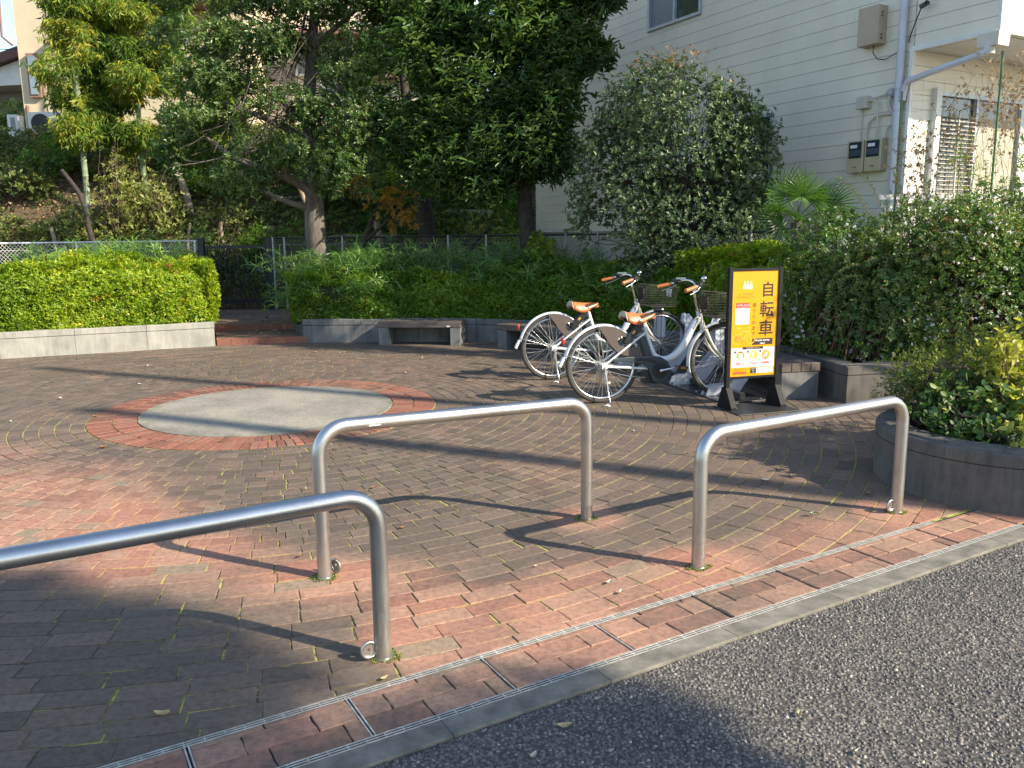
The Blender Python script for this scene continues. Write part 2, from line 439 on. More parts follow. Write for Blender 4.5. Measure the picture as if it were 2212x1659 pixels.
# joint bed: dark grit with moss
m, t, b, out = newmat('joint_bed')
p = wpos(t)
g1 = noise(t, 1.0, 3, .6, p); g2 = noise(t, 16, 5, .7, p)
f = math_(t, 'ADD', math_(t, 'MULTIPLY', g1, .9), math_(t, 'MULTIPLY', g2, .85))
dx = N(t, 'ShaderNodeVectorMath', operation='DOT_PRODUCT'); t.links.new(p, dx.inputs[0]); dx.inputs[1].default_value = (.55, .83, 0)
f = math_(t, 'ADD', f, math_(t, 'MULTIPLY', sstep(t, dx.outputs['Value'], 1.3, 3.6), .14))
mk = sstep(t, f, .84, 1.02)
mo = ramp(t, noise(t, 60, 4, .7, p), [(.3, (.22, .24, .04)), (.55, (.42, .42, .09)), (.8, (.52, .48, .20))])
ti = ramp(t, noise(t, 25, 4, .7, p), [(.3, (.022, .019, .016)), (.7, (.11, .092, .068))])
t.links.new(mixc(t, mk, ti, mo), b.inputs['Base Color']); b.inputs['Roughness'].default_value = .95
bump(t, b, noise(t, 120, 3, .6, p), .6, .004)
M_joint = m
sh = sheet('joint_bed', [un(-10, 2.470), un(9, 2.470), (9, 14), (-14, 14)], -.0042, M_joint); props(sh, kind='structure')

# moss tufts growing proud of the joints
# ring of red bricks on edge and concrete disc
bk = Bricks()
for (ra, rb, cnt) in ((R2 + .012, R2 + .195, 118), (R2 + .203, R1 - .004, 140)):
    o0 = random.uniform(0, 1)
    for i in range(cnt):
        th = o0 + 2 * pi * i / cnt; th += random.gauss(0, .0015)
        rd = np.array([cos(th), sin(th)]); tg = np.array([-rd[1], rd[0]])
        wa = .0275; k = random.gauss(0, .002)
        poly = [CC + rd * (ra + k) - tg * wa, CC + rd * (rb + k) - tg * (wa + .001), CC + rd * (rb + k) + tg * (wa + .001), CC + rd * (ra + k) + tg * wa]
        bk.add(poly, .004 + random.gauss(0, .0008), h=.016)
props(bk.build('brick_ring', M_red), kind='structure')
mb = MB(); n = 160
ring = [(CC[0] + (R2 + random.gauss(0, .0025)) * cos(2 * pi * i / n), CC[1] + (R2 + random.gauss(0, .0025)) * sin(2 * pi * i / n)) for i in range(n)]
mb.prism(ring, 'z', -.02, .0055)
m, t, b, out = newmat('disc_concrete'); p = wpos(t)
g1 = ramp(t, noise(t, 42, 5, .7, p), [(.36, (.235, .215, .178)), (.64, (.36, .332, .275))])
g2 = ramp(t, noise(t, 1.7, 6, .7, p), [(.34, (.68, .68, .69)), (.60, (1.06, 1.05, 1.03))])
m1 = N(t, 'ShaderNodeMix', data_type='RGBA', blend_type='MULTIPLY'); m1.inputs[0].default_value = 1
t.links.new(g1, m1.inputs[6]); t.links.new(g2, m1.inputs[7])
dd = N(t, 'ShaderNodeVectorMath', operation='DISTANCE'); t.links.new(p, dd.inputs[0]); dd.inputs[1].default_value = (CC[0], CC[1], 0)
rim_ = math_(t, 'MULTIPLY', sstep(t, dd.outputs['Value'], R2 - .16, R2), ramp(t, noise(t, 7, 4, .7, p), [(.4, (0, 0, 0)), (.6, (.7, .7, .7))]))
t.links.new(mixc(t, rim_, m1.outputs[2], (.13, .125, .08)), b.inputs['Base Color']); b.inputs['Roughness'].default_value = .9
bump(t, b, noise(t, 230, 4, .7, p), .9, .004); M_disc = m
props(mb.build('concrete_circle', M_disc), kind='structure')

# ---- slot drain with brick filled covers
M_steel = surf('stainless', (.60, .59, .56), .42, .35, col2=(.34, .33, .29), nscale=30, bscale=None)
M_slot = surf('slot_shade', (.02, .02, .018), .9)
dr = thing('drain_channel', 'steel edged slot drain with brick filled covers along the kerb', 'drain', (*un(.5, 2.33), 0))
rz = math.atan2(Uv[1], Uv[0])
dcs = [(-0.25 + .504 * (i) - 2.016) for i in range(17)]
# division positions measured along the strip: 0.79 + k * 0.504
dv = [0.79 + .504 * k for k in range(-11, 9)]
AEND = 3.99
mb = MB()
mb.add([(*un(-6, 2.180), -.006), (*un(4.35, 2.180), -.006), (*un(4.35, 2.492), -.006), (*un(-6, 2.492), -.006)], [(0, 1, 2, 3)])
mb.build('channel_bed', surf('grit', (.07, .06, .045), .95, col2=(.03, .026, .02), nscale=30, bscale=90, bstr=.6, bdist=.004), dr)
def lbar(a0, a1, nn_, w_, z0=-.006, z1=.0015):
    c_ = un((a0 + a1) / 2, nn_); return (c_[0], c_[1], (z0 + z1) / 2), (a1 - a0, w_, z1 - z0)
for row, (n0, a_end) in enumerate(((2.455, 3.985), (2.184, 4.33))):
    mb = MB()
    for k, w_ in ((0, .0042), (.0125, .0040), (.025, .0042)):
        c_, s_ = lbar(-6, a_end, n0 + k, w_, -.003, .0016); mb.box(c_, s_, rz=rz)
    a = -5.9
    while a < a_end:
        c_, s_ = lbar(a, a + .004, n0 + .0125, .026, -.003, .0002); mb.box(c_, s_, rz=rz); a += .06
    mb.build('slot_grating', M_steel, dr)
    mb = MB(); c_, s_ = lbar(-6, a_end, n0 + .0125, .034, -.0058, -.0012); mb.box(c_, s_, rz=rz); mb.build('slot_shade_strip', M_slot, dr)  # solid dark strip painted as the shade between the bars
for k, a in enumerate(dv):
    mb = MB()
    for dlt in ((-.006, .006) if k in (10, 11) else (0,)):
        c_ = un(a + dlt, 2.337); mb.box((c_[0], c_[1], -.003), (.005 if k in (10, 11, 12, 13) else .003, .25, .010), rz=rz)
    mb.build('divider', M_steel if k in (10, 11, 12, 13) else surf('worn_steel', (.25, .24, .22), .5, .8), dr)
bk = Bricks()
for k in range(len(dv) - 1):
    A0, A1 = dv[k] + .006, dv[k + 1] - .006
    rows = [(2.216, 2.318), (2.322, 2.424), (2.427, 2.451)]
    for j, (b0, b1) in enumerate(rows):
        cuts = [A0]
        s0 = A0 + (random.uniform(.10, .16) if j % 2 else random.uniform(.20, .24))
        while s0 < A1 - .05: cuts.append(s0); s0 += random.uniform(.215, .235)
        cuts.append(A1)
        for q in range(len(cuts) - 1):
            x0, x1 = cuts[q] + .0025, cuts[q + 1] - .0025
            # hand-cut wavy edges
            poly = []
            m1 = 5
            for e in range(m1): poly.append(np.array(un(x0 + (x1 - x0) * e / m1, b0 + random.gauss(0, .0011))))
            for e in range(3): poly.append(np.array(un(x1 + random.gauss(0, .0016), b0 + (b1 - b0) * e / 3)))
            for e in range(m1): poly.append(np.array(un(x1 - (x1 - x0) * e / m1, b1 + random.gauss(0, .0011))))
            for e in range(3): poly.append(np.array(un(x0 + random.gauss(0, .0016), b1 - (b1 - b0) * e / 3)))
            bk.add(poly, random.gauss(.0005, .0006), h=.01, e=.0028)
bk.build('brick_inlay', M_tray, dr)

# ------------------------------------------------------------------ stepped entrance, planters
def offs(pts, d):
    """offset a polyline to its left by d"""
    out = []
    P = [np.array(p, float) for p in pts]
    for i in range(len(P)):
        ns = []
        if i > 0: e = P[i] - P[i - 1]; e /= np.linalg.norm(e); ns.append(np.array([-e[1], e[0]]))
        if i < len(P) - 1: e = P[i + 1] - P[i]; e /= np.linalg.norm(e); ns.append(np.array([-e[1], e[0]]))
        n = sum(ns); n /= np.linalg.norm(n)
        out.append(P[i] + n * d / max(.4, float(n @ ns[0])))
    return out
def wallmat(name, lightc, darkc, stain=.6):
    m, t, b, out = newmat(name)
    p = wpos(t)
    mp = N(t, 'ShaderNodeMapping'); mp.inputs['Scale'].default_value = (9, 9, 1.2); t.links.new(p, mp.inputs[0])
    v = noise(t, 1.6, 5, .7, mp.outputs[0]); g = noise(t, 3.2, 5, .65, p)
    f = math_(t, 'ADD', math_(t, 'MULTIPLY', v, .55), math_(t, 'MULTIPLY', g, .55))
    col = ramp(t, f, [(.34, darkc), (.52, tuple((a + b_) / 2 for a, b_ in zip(lightc, darkc))), (.70, lightc)])
    sp = ramp(t, noise(t, 210, 2, .5, p), [(.35, (.82,) * 3), (.65, (1.1,) * 3)])
    mm = N(t, 'ShaderNodeMix', data_type='RGBA', blend_type='MULTIPLY'); mm.inputs[0].default_value = 1
    t.links.new(col, mm.inputs[6]); t.links.new(sp, mm.inputs[7]); t.links.new(mm.outputs[2], b.inputs['Base Color'])
    b.inputs['Roughness'].default_value = .85
    bump(t, b, noise(t, 120, 4, .7, p), .5, .003)
    return m
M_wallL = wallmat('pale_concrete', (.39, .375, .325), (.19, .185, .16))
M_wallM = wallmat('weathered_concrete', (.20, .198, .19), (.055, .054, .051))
M_wallD = wallmat('dark_stone', (.150, .136, .120), (.046, .042, .038))  # same wall pattern in darker colours
def planter(name, label, line, h, thick, mats, closeback=None, cope=.085, joint=.9):
    """front line left->right seen from the plaza (soil lies on its left-hand side going that way)"""
    t0 = thing(name, label, 'planter', (float(line[0][0]), float(line[0][1]), 0))
    fr = [np.array(p, float) for p in line]
    def ring(mb, z0, z1, o_out, o_in):
        A = offs(line, o_out); B = offs(line, o_in)
        for i in range(len(line) - 1):
            L = float(np.linalg.norm(A[i + 1] - A[i])); k = max(1, round(L / joint))
            for j in range(k):
                s0, s1 = j / k, (j + 1) / k; e = .0012 / max(L, .01)
                q = [A[i] + (A[i + 1] - A[i]) * (s0 + e), A[i] + (A[i + 1] - A[i]) * (s1 - e), B[i] + (B[i + 1] - B[i]) * (s1 - e), B[i] + (B[i + 1] - B[i]) * (s0 + e)]
                mb.prism([tuple(x) for x in q], 'z', z0, z1)
    mb = MB(); ring(mb, -.05, h - cope - .004, .006, thick); mb.build('planter_wall', mats, t0, bevel=.003)
    mb = MB(); ring(mb, h - cope, h, 0, thick + .012); mb.build('coping', mats, t0, bevel=.008)
    return t0
lineL = [(-10.5, 9.06), (-8.6, 9.88), (-6.67, 10.71), (-4.23, 11.78), (-4.68, 12.98), (-5.62, 15.4)]
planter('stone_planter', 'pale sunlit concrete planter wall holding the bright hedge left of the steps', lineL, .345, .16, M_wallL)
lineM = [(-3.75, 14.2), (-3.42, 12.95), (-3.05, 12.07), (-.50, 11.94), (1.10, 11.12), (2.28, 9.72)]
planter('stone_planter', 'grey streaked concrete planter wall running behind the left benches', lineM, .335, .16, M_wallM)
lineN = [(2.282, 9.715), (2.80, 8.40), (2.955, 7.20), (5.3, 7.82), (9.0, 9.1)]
planter('stone_planter', 'dark stone planter wall with a sharp corner under the flowering bush', lineN, .335, .16, M_wallD)
def soil(name, pts, z, label):
    sheet(name, pts, z, M_soil)['kind'] = 'structure'
soil('planter_soil', [(-10.4, 9.2), (-4.35, 11.9), (-4.8, 13.2), (-5.95, 15.95), (-16, 15.95)], .27, '')
soil('planter_soil', [(-3.2, 12.2), (-.45, 12.07), (1.2, 11.22), (2.42, 9.8), (2.95, 8.45), (3.1, 7.36), (9, 9.3), (9, 12), (3.2, 14.5), (2.2, 15.95), (-3.9, 15.95)], .26, '')

# nose planter, dark stone, rounded end
t0 = thing('stone_planter', 'dark round ended stone planter with ivy beside the road', 'planter', (2.98, 4.87, 0))
rn = .715; cx0, cy0 = 2.975, 4.875; dirx = np.array([.80, .60]); nx_ = np.array([-.60, .80])
out_ = []; 
a0 = math.atan2(nx_[1], nx_[0])
arc = [a0 + pi * i / 26 for i in range(27)]
def nose(rr): return [(cx0 + 6 * dirx[0] + nx_[0] * rr, cy0 + 6 * dirx[1] + nx_[1] * rr)] + [(cx0 + rr * cos(a), cy0 + rr * sin(a)) for a in arc] + [(cx0 + 6 * dirx[0] - nx_[0] * rr, cy0 + 6 * dirx[1] - nx_[1] * rr)]
def ringband(mb, ro, ri, z0, z1):
    A, B = nose(ro), nose(ri)
    for i in range(len(A) - 1):
        o = len(mb.v)
        mb.add([(*A[i], z0), (*A[i + 1], z0), (*A[i + 1], z1), (*A[i], z1)], [(0, 1, 2, 3)], True)
        mb.add([(*B[i], z0), (*B[i + 1], z0), (*B[i + 1], z1), (*B[i], z1)], [(3, 2, 1, 0)], True)
        mb.add([(*A[i], z1), (*A[i + 1], z1), (*B[i + 1], z1), (*B[i], z1)], [(0, 1, 2, 3)])
mb = MB(); ringband(mb, rn, rn - .14, -.05, .252); mb.build('planter_wall', M_wallD, t0)
mb = MB()
A_, B_ = None, None
prof = [(-.14, .256), (-.0, .256), (.002, .262), (.002, .318), (-.008, .330), (-.022, .333), (-.030, .345), (-.14, .347)]
rings = [nose(rn + q[0]) for q in prof]
for k in range(len(prof) - 1):
    for i in range(len(rings[0]) - 1):
        mb.add([(*rings[k][i], prof[k][1]), (*rings[k][i + 1], prof[k][1]), (*rings[k + 1][i + 1], prof[k + 1][1]), (*rings[k + 1][i], prof[k + 1][1])], [(0, 1, 2, 3)], k in (1, 3, 4, 5))
mb.build('coping', M_wallD, t0)
mb = MB(); q = nose(rn - .13); mb.add([(*p, .28) for p in q], [tuple(range(len(q)))]); mb.build('planter_soil', M_soil, t0)

# steps up to the gate
t0 = thing('brick_steps', 'two low red brick steps leading up to the black gate', 'steps', (-3.65, 12, 0))
bk = Bricks()
def rowb(y0, y1, z, x0, x1, L, slope=0.0, tint=None, gap=.004):
    x = x0 - random.uniform(0, L * .5)
    while x < x1:
        a, b_ = max(x, x0), min(x + L, x1)
        if b_ - a > .03:
            f = lambda xx: (xx - x0) * slope
            bk.add([np.array((a + gap, y0 + f(a))), np.array((b_ - gap, y0 + f(b_))), np.array((b_ - gap, y1 + f(b_))), np.array((a + gap, y1 + f(a)))], z, h=.13 if tint is not None else .02, e=.004, tint=tint)
        x += L
SL = .2
bkr = Bricks(); bk0, bk = bk, bkr
rowb(11.82, 11.93, .092, -4.23, -2.98, .232, SL, .3); bk = bk0
y = 11.935
for i in range(9): rowb(y, y + .108, .088, -4.25 - i * .045, -3.05 - i * .03, .234, SL); y += .112
bkr2 = Bricks(); bk = bkr2; rowb(12.93, 13.04, .185, -4.66, -3.36, .232, SL * .5, .3); bk = bk0
y = 13.065
for i in range(30): rowb(y, y + .108, .181, -4.72 - i * .035, -3.3, .234, 0); y += .112
bk.build('tread_bricks', brickmat('step_brick', clean=.2, stain=False), t0)
bkr.build('riser_bricks', M_red, t0); bkr2.build('riser_bricks', M_red, t0)
mb = MB()
mb.prism([(-4.23, 11.825), (-2.98, 12.075), (-3.2, 13.3), (-4.75, 13.3)], 'z', -.05, .078)
mb.build('lower_step', surf('step_mortar', (.42, .22, .14), .9, col2=(.30, .14, .09), nscale=20, bscale=60, bstr=.4), t0)
mb = MB(); mb.prism([(-4.66, 12.935), (-3.35, 13.06), (-3.3, 17), (-6.4, 17)], 'z', .05, .172)
mb.build('upper_step', surf('step_mortar2', (.36, .17, .11), .9, col2=(.22, .11, .08), nscale=20, bscale=60, bstr=.4), t0)

# ------------------------------------------------------------------ steel barriers
m, t, b, out = newmat('brushed_steel')
p = wpos(t); b.inputs['Metallic'].default_value = 1.0
base_ = ramp(t, noise(t, 5, 5, .65, p), [(.3, (.44, .43, .41)), (.7, (.58, .58, .57))])
sz_ = N(t, 'ShaderNodeSeparateXYZ'); t.links.new(p, sz_.inputs[0])
low_ = math_(t, 'SUBTRACT', 1.0, sstep(t, sz_.outputs[2], .02, .62))
mp = N(t, 'ShaderNodeMapping'); mp.inputs['Scale'].default_value = (60, 60, 9); t.links.new(p, mp.inputs[0])
gr_ = ramp(t, noise(t, 1, 6, .75, mp.outputs[0]), [(.42, (0, 0, 0)), (.66, (1, 1, 1))])
gm = math_(t, 'MULTIPLY', math_(t, 'MULTIPLY', low_, gr_), .75)
t.links.new(mixc(t, gm, base_, (.30, .23, .16)), b.inputs['Base Color'])
t.links.new(math_(t, 'SUBTRACT', 1.0, math_(t, 'MULTIPLY', gm, .45)), b.inputs['Metallic'])
t.links.new(ramp(t, noise(t, 4, 4, .6, p), [(.3, (.33,) * 3), (.7, (.40,) * 3)]), b.inputs['Roughness'])
bump(t, b, noise(t, 300, 3, .7, p), .02, .0005)
M_pipe = m
M_tag = surf('white_sticker', (.75, .74, .70), .6)
def barrier(L, R, z0, z1, label, ringside, rad=.0312):
    L = np.array(L); R = np.array(R); d = R - L; ln = np.linalg.norm(d); d /= ln
    root = thing('bicycle_barrier', label, 'barrier', (float(L[0]), float(L[1]), 0), group='steel barriers across the plaza entrance')
    rb = .125
    pts = [(0, 0), (0, z0 - rb)]
    for i in range(1, 9):
        a = pi / 2 * i / 8; pts.append((rb - rb * cos(a), z0 - rb + rb * sin(a)))
    for i in range(8):
        a = pi / 2 * i / 8; pts.append((ln - rb + rb * sin(a), z1 - rb + rb * cos(a)))
    pts += [(ln, z1 - rb), (ln, 0)]
    mb = MB(); mb.tube([(L[0] + d[0] * s, L[1] + d[1] * s, z) for s, z in pts], rad, n=28); mb.build('pipe', M_pipe, root)
    for q in (L, R):
        mb = MB(); mb.tube([(q[0], q[1], -.002), (q[0], q[1], .006)], rad + .005, n=24); mb.build('base_collar', M_pipe, root)
    # locking ring plate beside one post
    q = L + d * .052 if ringside == 'L' else R - d * .052
    ang = math.atan2(d[1], d[0])
    mb = MB(); n = 28; c = Vector((q[0], q[1], .043)); ro, ri = .034, .024
    U = Vector((d[0], d[1], 0)); nrm_ = Vector((-d[1], d[0], 0))
    if ringside == 'L': U = (U * .35 - nrm_ * .94).normalized(); nrm_ = Vector((-U.y, U.x, 0))
    for s_ in (-.004, .004):
        o = len(mb.v)
    vs = []; fs = []
    for r_, e in ((ro, -.004), (ro, .004), (ri, .004), (ri, -.004)):
        for i in range(n): a = 2 * pi * i / n; vs.append(c + U * (r_ * cos(a)) + Vector((0, 0, r_ * sin(a))) + nrm_ * e)
    for k in range(4):
        for i in range(n): fs.append((k * n + i, k * n + (i + 1) % n, ((k + 1) % 4) * n + (i + 1) % n, ((k + 1) % 4) * n + i))
    mb.add(vs, fs, True)
    pl = []
    vs = [c + U * (ri * cos(2 * pi * i / n)) + Vector((0, 0, ri * sin(2 * pi * i / n))) + nrm_ * .001 for i in range(n)]
    hc = c + Vector((0, 0, .004)); vs += [hc + U * (.006 * cos(2 * pi * i / n)) + Vector((0, 0, .006 * sin(2 * pi * i / n))) + nrm_ * .001 for i in range(n)]
    mb.add(vs, [(i, (i + 1) % n, n + (i + 1) % n, n + i) for i in range(n)])
    mb.build('lock_ring', M_pipe, root)
    return root
barrier((-1.725, 2.052), (-.479, 2.788), .62, .62, 'steel hoop barrier nearest the camera cut off by the left edge of the photo', 'R')
b2 = barrier((-.851, 3.517), (.392, 4.26), .685, .645, 'middle steel hoop barrier with a small white sticker on its bar', 'L')
barrier((.841, 3.581), (2.082, 4.312), .622, .622, 'right steel hoop barrier ending beside the dark round planter', 'R')
mb = MB()
c = Vector((-.63, 3.649, .680)); d = Vector((.858, .513, -.02)).normalized(); nn_ = Vector((.513, -.858, 0)).normalized()
vs = []
for i in range(5):
    for a in (-.16, .02, .2):
        ph = -a
        vs.append(c + d * (i * .014 - .03) + nn_ * (.0309 * cos(ph)) + Vector((0, 0, .0309 * sin(a) - .004)))
fs = [(i * 3 + j, (i + 1) * 3 + j, (i + 1) * 3 + j + 1, i * 3 + j + 1) for i in range(4) for j in range(2)]
mb.add(vs, fs, True); mb.build('sticker', M_tag, b2)

# ------------------------------------------------------------------ benches
m, t, b, out = newmat('bench_wood')
tc = N(t, 'ShaderNodeTexCoord').outputs['Object']
mp = N(t, 'ShaderNodeMapping'); mp.inputs['Scale'].default_value = (2.2, 30, 30); t.links.new(tc, mp.inputs[0])
g = noise(t, 3, 6, .65, mp.outputs[0], 1.2)
t.links.new(ramp(t, g, [(.3, (.045, .035, .03)), (.55, (.12, .095, .08)), (.72, (.22, .18, .15))]), b.inputs['Base Color'])
b.inputs['Roughness'].default_value = .75; bump(t, b, g, .5, .004)
M_wood = m
M_leg = wallmat('bench_stone', (.22, .218, .21), (.07, .07, .067))
def bench():
    r = thing('stone_bench', '', 'bench', (0, 0, 0), rz=0.0, group='timber topped stone benches round the plaza', local=True)
    for k in range(4):
        mb = MB(); mb.box((0, -.144 + k * .096, .292), (1.19, .093, .082)); mb.build('seat_plank', M_wood, r, bevel=.006)
    for s_ in (-1, 1):
        mb = MB(); mb.box((s_ * .515, 0.0, .124), (.145, .37, .252)); mb.build('leg', M_leg, r, bevel=.006)
    return r
b0 = bench()
mb = MB(); mb.box((.42, -.194, .272), (.05, .004, .018)); mb.build('label_plate', M_tag, b0)
blab = ['weathered grey timber bench with stone legs nearest the steps', 'brown timber bench half hidden by the rear bicycle wheel',
        'timber bench seen through the bicycle wheels in front of the hedge', 'dark timber bench behind the yellow sign']
bpos = [(-1.27, 11.757, -.136), (.40, 11.00, -.60), (1.90, 9.42, -.985), (2.52, 8.02, -1.385)]
for i, (x, y, a) in enumerate(bpos):
    o = b0 if i == 0 else copy_tree(b0)
    o.location = (x, y, 0); o.rotation_euler.z = a; o['label'] = blab[i]

# ------------------------------------------------------------------ bicycles
M_white = surf('white_paint', (.74, .74, .74), .28, col2=(.66, .66, .65), nscale=6)
M_cream = surf('cream_paint', (.70, .68, .58), .32, col2=(.55, .52, .42), nscale=12)
M_tyre = surf('tyre_rubber', (.035, .034, .034), .85, col2=(.06, .055, .05), nscale=20)
M_alu = surf('alloy', (.72, .72, .72), .28, 1.0)
M_chrome = surf('chrome', (.85, .85, .85), .12, 1.0)
M_spoke = surf('spoke_steel', (.75, .74, .72), .35, .9)
M_blk = surf('black_plastic', (.02, .021, .024), .4)
M_case = surf('slate_plastic', (.045, .06, .068), .38, col2=(.038, .05, .056))
M_tan = surf('tan_leather', (.50, .17, .055), .42, col2=(.40, .125, .04), nscale=10)
M_beige = surf('beige_vinyl', (.55, .48, .37), .5)
M_wire = surf('basket_wire', (.05, .045, .04), .45, .4)
M_redp = surf('red_reflector', (.60, .03, .02), .2)
m, t, b, out = newmat('smoked_guard')
b.inputs['Base Color'].default_value = (.13, .105, .095, 1); b.inputs['Roughness'].default_value = .25
b.inputs['Alpha'].default_value = .88
M_guard = m
def arc(cx, cz, r, a0, a1, n, y=0): return [(cx + r * cos(R_(a0 + (a1 - a0) * i / n)), y, cz + r * sin(R_(a0 + (a1 - a0) * i / n))) for i in range(n + 1)]
def wheel(root, cx, cz, front):

    hub = MB(); hub.tube([(cx, -.05, cz), (cx, .05, cz)], .016, n=14); hub.tube([(cx, -.032, cz), (cx, -.028, cz)], .03, n=16); hub.tube([(cx, .028, cz), (cx, .032, cz)], .03, n=16)
    if front: hub.tube([(cx, -.022, cz), (cx, .022, cz)], .034, n=16)
    else: hub.tube([(cx, .03, cz), (cx, .055, cz)], .045, n=18)
    W = hub.build('wheel', M_alu, root)
    mb = MB(); mb.tube(arc(cx, cz, .326, 0, 360, 63)[:-1], .0205, n=10, closed=True); mb.build('tyre', M_tyre, W)
    mb = MB(); n = 64
    prof = [(.309, -.013), (.309, .013), (.296, .011), (.290, .0), (.296, -.011)]
    vs = []; 
    for i in range(n):
        a = 2 * pi * i / n
        for (r_, y) in prof: vs.append((cx + r_ * cos(a), y, cz + r_ * sin(a)))
    fs = [(i * 5 + j, ((i + 1) % n) * 5 + j, ((i + 1) % n) * 5 + (j + 1) % 5, i * 5 + (j + 1) % 5) for i in range(n) for j in range(5)]
    mb.add(vs, fs, True); mb.build('rim', M_alu, W)
    mb = MB()
    for i in range(36):
        a = 2 * pi * i / 36; s_ = 1 if i % 2 else -1; k = 1 if (i // 2) % 2 else -1
        a2 = a + k * R_(62)
        mb.tube([(cx + .028 * cos(a2), s_ * .030, cz + .028 * sin(a2)), (cx + .293 * cos(a), s_ * .002, cz + .293 * sin(a))], .00135, n=5, caps=False)
    mb.build('spokes', M_spoke, W)
    if not front or True:
        mb = MB(); a = R_(-62 if front else -72); mb.box((cx + .17 * cos(a), -.012, cz + .17 * sin(a)), (.045, .006, .018)); mb.build('spoke_reflector', surf('clear_reflector', (.7, .7, .66), .3), W)
    return W
def fender(root, cx, cz, a0, a1, r=.368, wd=.056):
    n = 30; vs = []
    for i in range(n + 1):
        a = R_(a0 + (a1 - a0) * i / n); k = 1.0
        for (dy, dr) in ((-1, -.014), (-.72, -.002), (0, .003), (.72, -.002), (1, -.014)):
            vs.append((cx + (r + dr) * cos(a), dy * wd / 2 * k, cz + (r + dr) * sin(a)))
    fs = [(i * 5 + j, (i + 1) * 5 + j, (i + 1) * 5 + j + 1, i * 5 + j + 1) for i in range(n) for j in range(4)]
    mb = MB(); mb.add(vs, fs, True); o = mb.build('fender', M_white, root)
    s_ = o.modifiers.new('solid', 'SOLIDIFY'); s_.thickness = .003
    return o
def bicycle():
    r = thing('city_bicycle', '', 'bicycle', (0, 0, 0), group='white electric hire bicycles', local=True)
    wheel(r, 0, .345, False); wheel(r, 1.2, .338, True)
    fr = fender(r, 0, .345, 34, 168)
    ff = fender(r, 1.2, .338, 100, 197)
    # mud flap of the rear fender
    mb = MB(); mb.prism([(-.372, .44), (-.352, .43), (-.395, .345), (-.412, .36)], 'y', -.022, .022); mb.build('mud_flap', M_white, fr)
    mb = MB()
    for s_ in (-1, 1):
        mb.tube([(0, s_ * .062, .345), (-.352, s_ * .03, .455)], .0028, n=6); mb.tube([(0, s_ * .062, .345), (-.05, s_ * .03, .712)], .0028, n=6)
        mb.tube([(0, s_ * .062, .35), (-.30, s_ * .03, .52)], .002, n=6)
    mb.build('fender_stay', M_chrome, fr)
    mb = MB(); mb.sphere((-.372, 0, .575), .028, 14, 8, (.55, .75, 1.25)); mb.build('rear_reflector', M_redp, fr)
    mb = MB()
    for s_ in (-1, 1): mb.tube([(1.2, s_ * .055, .338), (.838, s_ * .028, .235)], .0028, n=6)
    mb.build('fender_stay', M_chrome, ff)
    # frame
    fm = MB()
    def smooth(pts, k=3):
        P = [Vector(p) for p in pts]; o = []
        for i in range(len(P) - 1):
            p0, p1, p2, p3 = P[max(i - 1, 0)], P[i], P[i + 1], P[min(i + 2, len(P) - 1)]
            for j in range(k):
                u = j / k; o.append(.5 * ((2 * p1) + (p2 - p0) * u + (2 * p0 - 5 * p1 + 4 * p2 - p3) * u * u + (3 * p1 - p0 - 3 * p2 + p3) * u ** 3))
        o.append(P[-1]); return o
    main = smooth([(.952, 0, .748), (.90, 0, .69), (.845, 0, .59), (.79, 0, .49), (.72, 0, .415), (.63, 0, .372), (.56, 0, .375), (.505, 0, .41), (.470, 0, .475), (.44, 0, .56), (.413, 0, .64), (.392, 0, .705)], 4)
    rr = [.030 if i < 26 else max(.021, .030 - (i - 26) * .0012) for i in range(len(main))]
    fm.tube(main, rr, n=14)
    fm.tube([(.985, 0, .645), (.930, 0, .805)], .0235, n=14)
    for s_ in (-1, 1):
        fm.tube([(.418, s_ * .018, .635), (.33, s_ * .045, .585), (.0, s_ * .060, .352)], .0098, n=8)
        fm.tube([(.0, s_ * .062, .340), (.16, s_ * .055, .325), (.42, s_ * .04, .300)], .0115, n=8)
        fm.box((0, s_ * .064, .345), (.05, .008, .05))
    fm.tube([(.30, 0, .565), (.345, 0, .43)], .009, n=8)
    F = fm.build('frame', M_white, r)
    mb = MB(); mb.sphere((.912, -.027, .738), .013, 10, 6, (1, .3, 1)); mb.build('head_badge', surf('gold_badge', (.65, .42, .12), .35, .6), F)
    fk = MB()
    for s_ in (-1, 1): fk.tube(smooth([(.99, s_ * .042, .635), (1.02, s_ * .052, .56), (1.07, s_ * .056, .47), (1.13, s_ * .058, .395), (1.2, s_ * .06, .338)], 3), [.0155] * 4 + [.0145] * 4 + [.012] * 3 + [.0105] * 2, n=10)
    fk.tube([(.99, -.05, .638), (.99, .05, .638)], .017, n=10); fk.tube([(.993, 0, .62), (.925, 0, .82)], .0165, n=12)
    fk.build('fork', M_cream, r)
    sp = MB(); sp.tube([(.40, 0, .69), (.362, 0, .775)], .0135, n=12); sp.tube([(.397, -.022, .702), (.397, .03, .702)], .007, n=8); sp.tube([(.397, .03, .702), (.36, .055, .68)], .005, n=6)
    sp.build('seat_post', M_alu, r)
    # saddle
    sd = MB(); n = 12; m_ = 14; vs = []
    for i in range(n + 1):
        u = i / n; x = .205 + .30 * u
        wdt = .105 * (1 - u) ** .9 * (1 - .25 * (1 - u) ** 6) + .022
        if u < .08: wdt *= .93
        zt = .820 - .006 * sin(pi * min(u * 1.25, 1)) - .024 * u
        for j in range(m_ + 1):
            a = -1.0 + 2.0 * j / m_
            drop = .098 * abs(a) ** 2.4 * (.80 + .35 * sin(pi * min(1, u * 1.3)) - .35 * u)
            vs.append((x, a * wdt * (1 - .12 * abs(a) ** 5), zt - drop))
